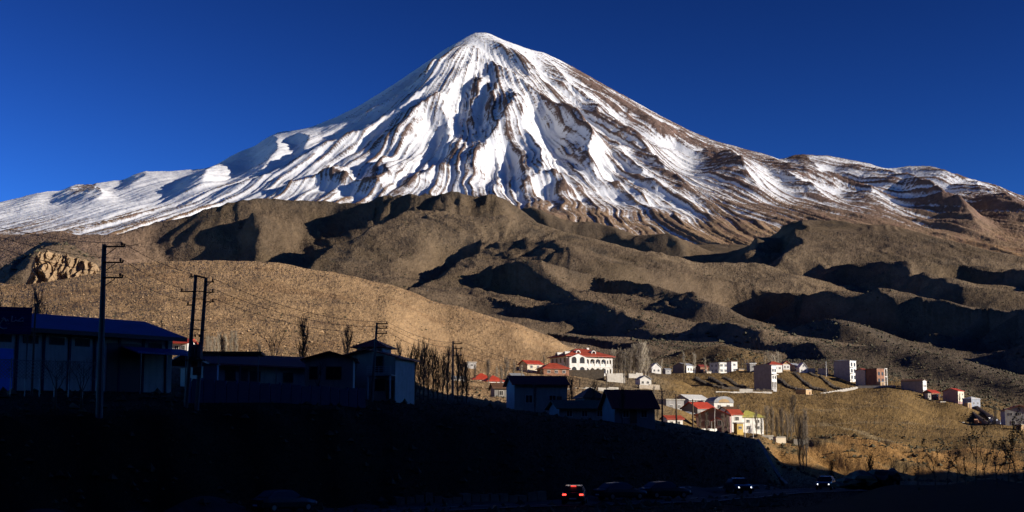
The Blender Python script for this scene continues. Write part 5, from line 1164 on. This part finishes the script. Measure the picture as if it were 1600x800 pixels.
# small extra buildings that fill the gaps
for nm, lab, px, py, Y, W, D, h, yaw, wl, rf_, rm, pt, wins_ in (
  ('small_shed', 'tiny pale shed between the tiny white chalet and the grey gable house', 1042, 584, 668, 3.0, 2.6, 1.9, 25, 'pale', 'gable', 'roof_grey', .4, [('F',0,.6,.8,.7)]),
  ('small_shed', 'tiny brown shed right of the white cube house', 1156, 584, 675, 2.8, 2.6, 2.0, 25, 'tan', 'flat', 'concrete', 0, [('F',0,.6,.8,.7)]),
  ('small_shed', 'tiny cream shed in front of the red-roofed house of the upper row', 1106, 586, 672, 2.4, 2.4, 1.6, 20, 'cream', 'flat', 'concrete', 0, [('F',0,.5,.7,.6)]),
  ('lean_to', 'white lean-to left of the pink gable house', 1098, 668, 300, 2.2, 2.0, 1.7, 20, 'white', 'shed', 'roof_dark_red', .2, [('F',0,.6,.7,.6)]),
  ('lean_to', 'grey lean-to between the red gable and the leftmost lamp post', 1072, 660, 318, 2.6, 2.2, 1.9, 25, 'pale', 'shed', 'roof_grey', .2, [('F',0,.7,.7,.7)]),
  ('small_house', 'small white house with rusty roof behind the narrow white house', 1138, 656, 335, 3.2, 3.0, 2.3, 25, 'white', 'gable', 'roof_brown', .45, [('F',2,1,.7,.8,.8,0)]),
  ('small_house', 'small cream house below the villa wall left of the dark slender tree', 862, 606, 385, 3.4, 3.0, 1.8, 15, 'cream', 'gable', 'roof_dark_red', .45, [('F',2,1,.7,.8,.6,0)]),
  ('small_house', 'small house with grey roof among the bare trees right of the orange roofs', 806, 598, 400, 3.6, 3.2, 1.9, 18, 'pale', 'gable', 'roof_grey', .4, [('F',2,1,.7,.8,.6,0)]),
  ('small_house', 'small white house among the dark poplars left of the orange roofs', 716, 606, 350, 3.0, 3.0, 2.2, 10, 'white', 'gable', 'roof_grey', .4, [('F',2,1,.7,.8,.7,0)]),
  ('small_hut', 'lone pale hut low on the right-hand slope above the half-built cluster', 1470, 634, 570, 2.6, 2.2, 1.5, 30, 'concrete', 'flat', 'concrete', 0, [('F',0,.4,.7,.6)])):
    house(nm, lab, px, py, Y, W, D, h, yaw, wl, rf_, rm, pt, 'x', .25, wins_)
# ------------------------------------------------------------------ trees
from mathutils import noise as mnoise
def poplar_meshes(seed, H=10.0, slim=1.0, trunk_mat='bark', n=92):
    r = random.Random(seed); tr = MB(); cr = MB()
    path = [(r.uniform(-.05,.05)*k, r.uniform(-.05,.05)*k, H*k/7) for k in range(8)]
    tr.tube([(0,0,-.8)] + path, [.19] + [.17*(1-k/7.6)+.008 for k in range(8)], 6)
    def pt(z):
        k = min(6, int(z/H*7)); f = z/H*7-k; a, b = path[k], path[k+1]; return Vector((a[0]+(b[0]-a[0])*f, a[1]+(b[1]-a[1])*f, z))
    for i in range(n):
        z = H*(.12+.80*(i/n)**.9); a = r.uniform(0, 6.283); env = math.sin(min(1.0,(z/H*.9+.12))*math.pi)**.6
        L = (1.1+1.7*r.random())*(.45+.75*env)*H/10; sp = (.20+.20*r.random())*slim
        p = pt(z); d = Vector((math.cos(a)*sp, math.sin(a)*sp, 1)).normalized()
        q = p + d*L*.5 + Vector((math.cos(a),math.sin(a),0))*.12*L*slim; e = q + Vector((d.x*.5,d.y*.5,1)).normalized()*L*.55
        cr.tube([tuple(p),tuple(q),tuple(e)], [.045,.034,.014], 3, False)
        for k in range(5):
            f = r.uniform(.2,1.0); s = p.lerp(q, f*2) if f < .5 else q.lerp(e, f*2-1); a2 = r.uniform(0,6.283); l2 = r.uniform(.3,.75)*H/10
            cr.tube([tuple(s), (s.x+math.cos(a2)*l2*.34*slim, s.y+math.sin(a2)*l2*.34*slim, s.z+l2)], [.024,.012], 3, False)
    return tr.mesh('trunk', trunk_mat, True, False), cr.mesh('crown', trunk_mat, True, False)
def spread_meshes(seed, H=7.0, trunk_mat='bark_dark'):
    r = random.Random(seed); tr = MB(); cr = MB(); tr.tube([(0,0,-.6),(.05,0,H*.18),(0,.05,H*.36)], [.2,.15,.11], 7)
    def grow(p, d, L, rad, lev):
        q = p + d*L*.5 + Vector((r.uniform(-.1,.1),r.uniform(-.1,.1),.03))*L; e = q + (d+Vector((0,0,.25))).normalized()*L*.5
        cr.tube([tuple(p),tuple(q),tuple(e)], [rad,rad*.75,rad*.5], 4 if lev < 2 else 3, False)
        if lev >= 4: return
        for k in range(3 if lev < 3 else 4):
            a = r.uniform(0,6.283); dd = (d + Vector((math.cos(a),math.sin(a),r.uniform(-.1,.5)))*.62).normalized(); s = q.lerp(e, r.uniform(0,1))
            grow(s, dd, L*r.uniform(.55,.8), rad*.5, lev+1)
    for k in range(4):
        a = k*1.57+r.uniform(-.4,.4); grow(Vector((0,.05,H*.3+.1*k)), Vector((math.cos(a)*.45,math.sin(a)*.45,1)).normalized(), H*.3, .07, 1)
    return tr.mesh('trunk', trunk_mat, True, False), cr.mesh('crown', trunk_mat, True, False)
TM = {}
def tree_mesh(kind, k):
    key = (kind, k)
    if key not in TM:
        if kind == 'pale': TM[key] = poplar_meshes(20+k, 10, 1.0, 'bark_pale')
        elif kind == 'dark': TM[key] = poplar_meshes(40+k, 10, .9, 'bark_dark')
        elif kind == 'mid': TM[key] = poplar_meshes(60+k, 10, 1.0, 'bark')
        elif kind == 'slim': TM[key] = poplar_meshes(80+k, 10, .55, 'bark_dark', 70)
        else: TM[key] = spread_meshes(90+k)
    return TM[key]
NT = [0]
def tree(px, py0, py1, Y, kind, label, group=None, name=None, wide=1.0):
    """tree with its foot at row py0 and its tip at row py1"""
    NT[0] += 1; k = NT[0] % 3; tm, cm = tree_mesh(kind, k); x, y, z = at(px, py0, Y); zt = at(px, py1, Y)[2]; z = ground_z(x, y); h = zt-z
    base = 10.0 if kind != 'spread' else 7.0; s = h/base
    t = thing(name or ('bare_tree' if kind == 'spread' else 'bare_poplar'), label, 'tree', (x, y, z), NT[0]*1.7, group)
    t.scale = (s*wide, s*wide, s); ob('trunk', tm, t); ob('crown', cm, t)
    return t
R = random.Random(5)
ORD = ('leftmost', 'second from the left', 'third from the left', 'fourth from the left', 'fifth from the left', 'sixth from the left', 'seventh from the left', 'eighth from the left', 'ninth from the left', 'tenth from the left', 'eleventh from the left', 'twelfth from the left', 'rightmost')
def row_label(base, i, n): return base + ', ' + (ORD[i] if i < n-1 else 'rightmost')
# sunlit poplars behind the twin poles
for i, px in enumerate((322,328,334,341,352,360,368)): tree(px, 566+R.uniform(-2,2), 521+R.uniform(-3,8), 235+i*3, 'pale', row_label('pale sunlit bare poplar in the row right of the twin poles', i, 7), 'pale poplars behind the twin poles')
tree(346, 575, 526, 205, 'dark', 'dark bare poplar in front of the pale poplar row behind the twin poles')
tree(428, 574, 508, 200, 'spread', 'dark bare tree behind the long shed, left of the forked poplar')
tree(473, 578, 503, 195, 'dark', 'tall forked bare poplar rising behind the long shed roof', None, None, 1.25)
tree(543, 574, 512, 205, 'mid', 'slender bare tree left of the roof tower of the two-storey house')
tree(623, 580, 538, 215, 'mid', 'short bare tree just right of the two-storey house roof')
tree(404, 572, 536, 230, 'mid', 'small bare sapling behind the shed roof, between the pale poplars and the bare tree')
tree(6, 520, 446, 190, 'spread', 'bare tree behind the warehouse roof at the left edge')
tree(60, 505, 458, 200, 'mid', 'small bare tree behind the warehouse roof, right of the left-edge tree')
for i, (px, t1) in enumerate(((641,548),(649,541),(656,552),(662,538),(669,546),(677,550),(684,560))): tree(px, 636, t1, 165+i*2, 'dark', row_label('dark shaded poplar in the clump right of the two-storey house', i, 7), 'dark poplars right of the two-storey house')
for i, (px, t1) in enumerate(((692,556),(699,548),(715,550),(722,560),(729,566))): tree(px, 634, t1, 185+i*2, 'dark', row_label('dark shaded poplar around the pole among the poplars', i, 5), 'dark poplars round the pole')
for px, y0, y1, Y, kd, lab in ((742,612,570,350,'mid','bare tree left of the orange-roofed pair'),(763,612,563,345,'mid','bare tree standing between the two orange roofs'),(783,612,572,340,'mid','bare tree right of the orange-roofed pair'),(791,610,560,350,'mid','taller bare tree left of the small red cottage'),
     (850,582,556,460,'mid','bare tree against the hill left of the villa roof'),(885,640,588,210,'slim','dark slender tree in front of the long pale wall'),(893,640,592,214,'dark','dark bushy tree right of the slender dark tree before the villa'),(928,655,598,200,'dark','dark tree between the villa terrace and the pyramid-roofed hut'),
     (975,612,556,390,'slim','dark slender poplar below the tall pale poplars, left one'),(981,612,560,386,'slim','dark slender poplar below the tall pale poplars, right one'),(972,664,608,176,'dark','dark tree in front of the steep-roofed house'),
     (1045,585,567,680,'mid','small round bare tree left of the grey house in the upper row'),(1069,584,553,672,'pale','tall thin poplar in front of the grey house, left of two'),(1085,584,553,675,'pale','tall thin poplar at the red roof in the upper row, right of two'),(1034,586,562,660,'pale','thin pale tree right of the tiny white chalet'),
     (1102,586,560,680,'pale','pale tree left of the white balcony house'),(1240,672,620,330,'mid','thin bare tree on the field edge right of the yellow-green roof'),(836,650,600,195,'slim','thin dark tree before the long dark red roof'),(1012,660,615,215,'slim','thin dark tree right of the steep-roofed house')):
    tree(px, y0, y1, Y, kd, lab)
for i in range(13): tree(957+i*4.6+R.uniform(-1,1), 585, 549-9*math.exp(-((i-9)/4.0)**2)+R.uniform(-3,3), 462+R.uniform(0,26), 'pale' if i % 3 else 'mid', row_label('tall bare poplar in the dense row right of the villa', i, 13), 'poplar row right of the villa', None, 1.5)
for i in range(5): tree(1158+i*5, 582, 562+R.uniform(-2,3), 690+i*4, 'mid', row_label('small grey poplar in the clump left of the grey tower', i, 5), 'poplars left of the grey tower')
for i in range(6): tree(1195+i*5, 574, 553+R.uniform(-2,4), 700+i*3, 'pale', row_label('pale poplar behind the red roof beside the grey tower', i, 6), 'poplars behind the grey tower')
for i in range(3): tree(1250+i*5, 728-i, 652+R.uniform(-8,18), 237+i*2, 'mid', row_label('tall grey poplar rising from the foot of the earth bank', i, 3), 'grey poplars at the earth bank', None, .6)
for i, px in enumerate((1198,1206,1214,1222,1230,1236)): tree(px, 686, 640+R.uniform(-4,10), 285+i*3, 'mid', row_label('thin bare sapling right of the yellow-green roofed house', i, 6), 'saplings beside the village cluster')
for i, px in enumerate((1066,1094,1104,1130,1137,1182)): tree(px, 678, 646+R.uniform(-4,8), 262+i*2, 'mid', row_label('thin bare sapling among the sunlit village houses', i, 6), 'saplings among the sunlit houses')
tree(1359, 742, 712, 205, 'dark', 'dark small tree at the foot of the earth bank above the boulder', None, None, 1.6)
tree(1299, 744, 722, 205, 'dark', 'dark bush-like tree at the foot of the earth bank, left of the boulder', None, None, 1.5)

# bare bushes in the yard before the warehouse
for px, y0, y1, Y, lab in ((88,592,552,96,'leafless shrub behind the chain-link fence, left one'),(128,592,556,97,'leafless shrub behind the chain-link fence, right one'),(498,612,560,128,'leafless shrub in front of the gabled annex')):
    tree(px, y0, y1, Y, 'spread', lab, None, 'bare_shrub')

# ------------------------------------------------------------------ weeds in front, bottom right
def weed(px, py0, py1, Y, label, seed, fork=True, dense=1.0):
    r = random.Random(seed); x, y, z = at(px, py0, Y); H = at(px, py1, Y)[2]-z; t = thing('tall_weed', label, 'weed', (x,y,ground_z(x,y)), 0, None); H += z-ground_z(x,y)
    st = MB(); lf = MB()
    def stem(p, d, L, rad, lev):
        pts = [p]; n = 6
        for k in range(n): d = (d+Vector((r.uniform(-.12,.12),r.uniform(-.12,.12),.03))).normalized(); pts.append(pts[-1]+d*L/n)
        st.tube([tuple(q) for q in pts], [rad*(1-k/(n+1.5)) for k in range(n+1)], 4, False)
        for k in range(int(L*26*dense)):
            f = r.uniform(.1,1)*n; i = min(n-1,int(f)); q = pts[i].lerp(pts[i+1], f-i); a = r.uniform(0,6.283); s = r.uniform(.018,.042)
            v1 = Vector((math.cos(a),math.sin(a),r.uniform(-.3,.8))).normalized()*s*2; v2 = Vector((-math.sin(a),math.cos(a),r.uniform(-.5,.5))).normalized()*s
            lf.add([tuple(q),tuple(q+v1*.5+v2*.7),tuple(q+v1),tuple(q+v1*.5-v2*.7)], [(0,1,2,3)])
        if lev < 2:
            for k in range(3 if fork else 2):
                i = r.randint(2,n-1); a = r.uniform(0,6.283); stem(pts[i], (d+Vector((math.cos(a)*.75,math.sin(a)*.5,.15))).normalized(), L*r.uniform(.35,.6), rad*.6, lev+1)
    stem(Vector((0,0,-.1)), Vector((r.uniform(-.1,.1),0,1)).normalized(), H, .017, 0)
    st.build('stem', 'bark_dark', t); lf.build('leaves', 'leaf', t)
for i, (px, y1, lab) in enumerate(((1462,705,'short dry weed on the dark mound, leftmost of the weeds'),(1480,712,'short dry weed second from the left on the dark mound'),(1495,700,'dry weed left of the tall forked weed'),(1524,668,'tall forked weed standing above the dark mound'),
      (1541,704,'short weed just right of the tall forked weed'),(1559,690,'medium dry weed between the forked weed and the right-edge thicket'),(1576,672,'tall leafy weed at the left side of the right-edge thicket'),(1588,680,'leafy weed in the middle of the right-edge thicket'),(1598,676,'leafy weed cut by the right picture edge'),(1510,722,'low bushy weed at the foot of the forked weed'),(1436,728,'tiny weed at the left end of the dark mound'))):
    weed(px, 764, y1, 40+(i*7)%5, lab, 300+i, True, 3.0 if px > 1570 else 1.5)

# ------------------------------------------------------------------ rocks
def rock_mesh(seed, sub=2, amp=.35, sx=1, sy=1, sz=1, fr=1.3):
    bm = bmesh.new(); bmesh.ops.create_icosphere(bm, subdivisions=sub, radius=1.0); o3 = Vector((seed*3.1, seed*1.7, seed*.9))
    for v in bm.verts:
        n = mnoise.noise(v.co*fr+o3)*amp + mnoise.noise(v.co*fr*2.7+o3)*amp*.45; c = v.co*(1+n); v.co = (c.x*sx, c.y*sy, c.z*sz)
    vs = [tuple(v.co) for v in bm.verts]; fs = [tuple(v.index for v in f.verts) for f in bm.faces]; bm.free(); return vs, fs
bd = thing('boulder', 'big humped boulder with an overhanging right end on the dark mound', 'boulder', at(1362, 764, 58))
m = MB()
for (px, py), sx, sy, sz, sd in (((1330,756),.75,.7,.22,1),((1352,751),.75,.8,.34,2),((1374,749),.6,.8,.40,3),((1391,743),.42,.6,.27,4),((1400,748),.16,.3,.20,5),((1404,756),.05,.1,.16,6)):
    c = Vector(at(px,py,58))-bd.location; vs, fs = rock_mesh(sd, 3, .42, sx, sy, sz, 1.7); m.add([(v[0]+c.x,v[1]+c.y,v[2]+c.z) for v in vs], fs)
m.build('rock', 'dark_stone', bd)
# the fluted outcrop on the left shoulder of the hillside
oc = thing('rock_outcrop', 'pale fluted rock outcrop on the hillside above the left-hand buildings', 'rock', at(97, 455, 600))
topz = [(40,440),(50,412),(60,394),(72,391),(88,396),(104,398),(122,404),(138,408),(150,416),(162,430)]
B0 = Vector(oc.location); m = MB(); nx, ny = 110, 46
tx = [at(p,q,600)[0]-B0.x for p,q in topz]; tz = [at(p,q,600)[2]-B0.z for p,q in topz]
for j in range(ny):
    v = j/(ny-1)
    for i in range(nx):
        u = i/(nx-1); x = tx[0]+(tx[-1]-tx[0])*u; T = float(np.interp(x, tx, tz))
        if v < .62: f = (v/.62); y = -7+8.5*f; z = -4+(T+4)*f**.75
        else: f = (v-.62)/.38; y = 1.5+16*f; z = T-(T+6)*f*f*.8
        q = Vector((x*.32, 3.0, z*.10)); q = q + Vector((mnoise.noise(Vector((x*.1,z*.15,2)))*1.6,0,0)); fl = mnoise.noise(q)*3.4 + mnoise.noise(Vector((x*.85,1.0,z*.22)))*1.5 + mnoise.noise(Vector((x*1.7,y*.8,z*1.5)))*.9 + mnoise.noise(Vector((x*3.7,y*1.8,z*3.1)))*.4
        sh = min(1.0, u*9, (1-u)*9)
        m.v.append((x + mnoise.noise(Vector((z*.3,x*.3,9)))*1.0, y - fl*sh*(1 if v < .7 else .3), z + mnoise.noise(Vector((x*.5,y*.5,4)))*1.3*sh))
for j in range(ny-1):
    for i in range(nx-1): m.f.append((j*nx+i, j*nx+i+1, (j+1)*nx+i+1, (j+1)*nx+i))
M['outcrop'] = mat_paint('outcrop_rock', (.30, .205, .115), .95, .3, .25, .5)
m.build('rock', 'outcrop', oc)

# ------------------------------------------------------------------ loose stones and scrub, too many to count
def scatter(name, label, cat, n, pick, size, mat, seed, squash=.7, faces=8):
    r = np.random.default_rng(seed); V = []; Fc = []
    base = np.array([(1,0,0),(0,1,0),(-1,0,0),(0,-1,0),(0,0,1),(0,0,-.5)], float); tri = np.array([(0,1,4),(1,2,4),(2,3,4),(3,0,4),(1,0,5),(2,1,5),(3,2,5),(0,3,5)])
    k = 0
    for _ in range(n):
        p = pick(r)
        if p is None: continue
        x, y = p; s = size(r); z = ground_z(x, y); j = base*(1+r.uniform(-.45,.45,(6,3))); a = r.uniform(0,6.28); ca, sa = math.cos(a), math.sin(a)
        j = np.stack([j[:,0]*ca-j[:,1]*sa, j[:,0]*sa+j[:,1]*ca, j[:,2]*squash], 1)*s + np.array([x,y,z+s*.15]); V.append(j); Fc.append(tri+k*6); k += 1
    V = np.concatenate(V); Fc = np.concatenate(Fc); me = bpy.data.meshes.new(name); me.from_pydata(V.tolist(), [], Fc.tolist()); me.materials.append(M[mat]); me.update()
    o = ob(name, me); tag(o, label, cat, None, 'stuff'); return o
def pxY(lo, hi, y0, y1, keep=None):
    def f(r):
        px = r.uniform(lo, hi); Y = math.exp(r.uniform(math.log(y0), math.log(y1))); x = (px-800)/F/1.009*Y
        return None if keep and not keep(px, Y, x, r) else (x, Y)
    return f
M['hill_stone'] = mat_paint('hill_stone', (.37, .25, .14), .95, .3, .05, 0)
scatter('hillside_stones', 'loose pale stones strewn over the sunlit hillside', 'stones', 9000, pxY(-60, 905, 225, 660), lambda r: .10+.42*r.random()**4, 'hill_stone', 1)
scatter('hillside_scrub', 'low dark scrub dotted over the sunlit hillside', 'scrub', 1800, pxY(-60, 900, 225, 660), lambda r: .15+.35*r.random()**3, 'scrub', 2)
scatter('bank_scrub', 'dark scrub tufts on the earth bank and field edge', 'scrub', 1500, pxY(1190, 1640, 228, 330, lambda px, Y, x, r: mnoise.noise(Vector((x*.08, Y*.08, 2))) > -.05), lambda r: .15+.42*r.random()**2, 'scrub', 3, .8)
scatter('field_scrub', 'sparse tufts on the dry grass field', 'scrub', 800, pxY(1020, 1640, 330, 640, lambda px, Y, x, r: mnoise.noise(Vector((x*.03, Y*.03, 5))) > .12), lambda r: .15+.4*r.random()**3, 'scrub', 4, .7)
scatter('hill_scrub', 'dense dark scrub on the hill behind the upper houses', 'scrub', 7000, pxY(1000, 1660, 690, 1150), lambda r: .4+.9*r.random()**2, 'scrub', 5, .8)
scatter('slope_scrub', 'dim scrub and stones on the shaded slope above the road', 'scrub', 3200, pxY(-60, 1225, 85, 235), lambda r: .08+.38*r.random()**3, 'scrub', 6, .8)
scatter('foothill_scrub', 'dark scrub and boulders speckling the foothills', 'scrub', 9000, pxY(-60, 1660, 1100, 3600, lambda px, Y, x, r: mnoise.noise(Vector((x*.004, Y*.004, 7))) > -.1), lambda r: .8+2.2*r.random()**3, 'scrub', 7, .7)

# more bare trees through the village
for px, y0, y1, Y, kd, lab in ((698,612,576,330,'mid','bare tree beside the small white house among the dark poplars'),(728,612,574,345,'mid','bare tree between the dark poplars and the orange roofs'),(776,606,574,395,'pale','pale bare tree behind the right orange roof'),
   (803,606,566,400,'mid','bare tree behind the small grey-roofed house'),(815,606,572,395,'pale','pale bare tree right of the small grey-roofed house'),(846,612,578,360,'dark','dark bare tree at the left end of the long pale wall'),(868,628,590,300,'mid','bare tree in front of the long pale wall'),
   (906,628,592,310,'dark','dark bushy tree in front of the right end of the long pale wall'),(948,628,594,300,'mid','bare tree left of the white village cabin'),(1022,640,604,320,'mid','bare tree above the steep-roofed house'),(1028,668,628,262,'dark','dark bare tree left of the village poles'),
   (1056,650,624,345,'mid','bare tree behind the grey half-shaded house'),(1110,650,622,352,'pale','pale bare tree behind the curved vault roof'),(1154,662,634,330,'mid','bare tree behind the yellow-green roof'),(1190,684,654,292,'dark','dark bare tree right of the yellow-green roofed house'),
   (1272,584,566,665,'mid','thin bare tree behind the yard walls'),(1396,606,586,640,'mid','thin bare tree right of the brick building'),(1440,612,594,625,'mid','thin bare tree behind the first grey house on the slope'),(1500,640,618,580,'mid','thin bare tree in front of the grey-pink house'),(1556,660,634,500,'dark','dark bare tree left of the big grey house at the right edge'),(1124,590,566,660,'dark','dark bare tree before the white balcony house')):
    tree(px, y0, y1, Y, kd, lab)
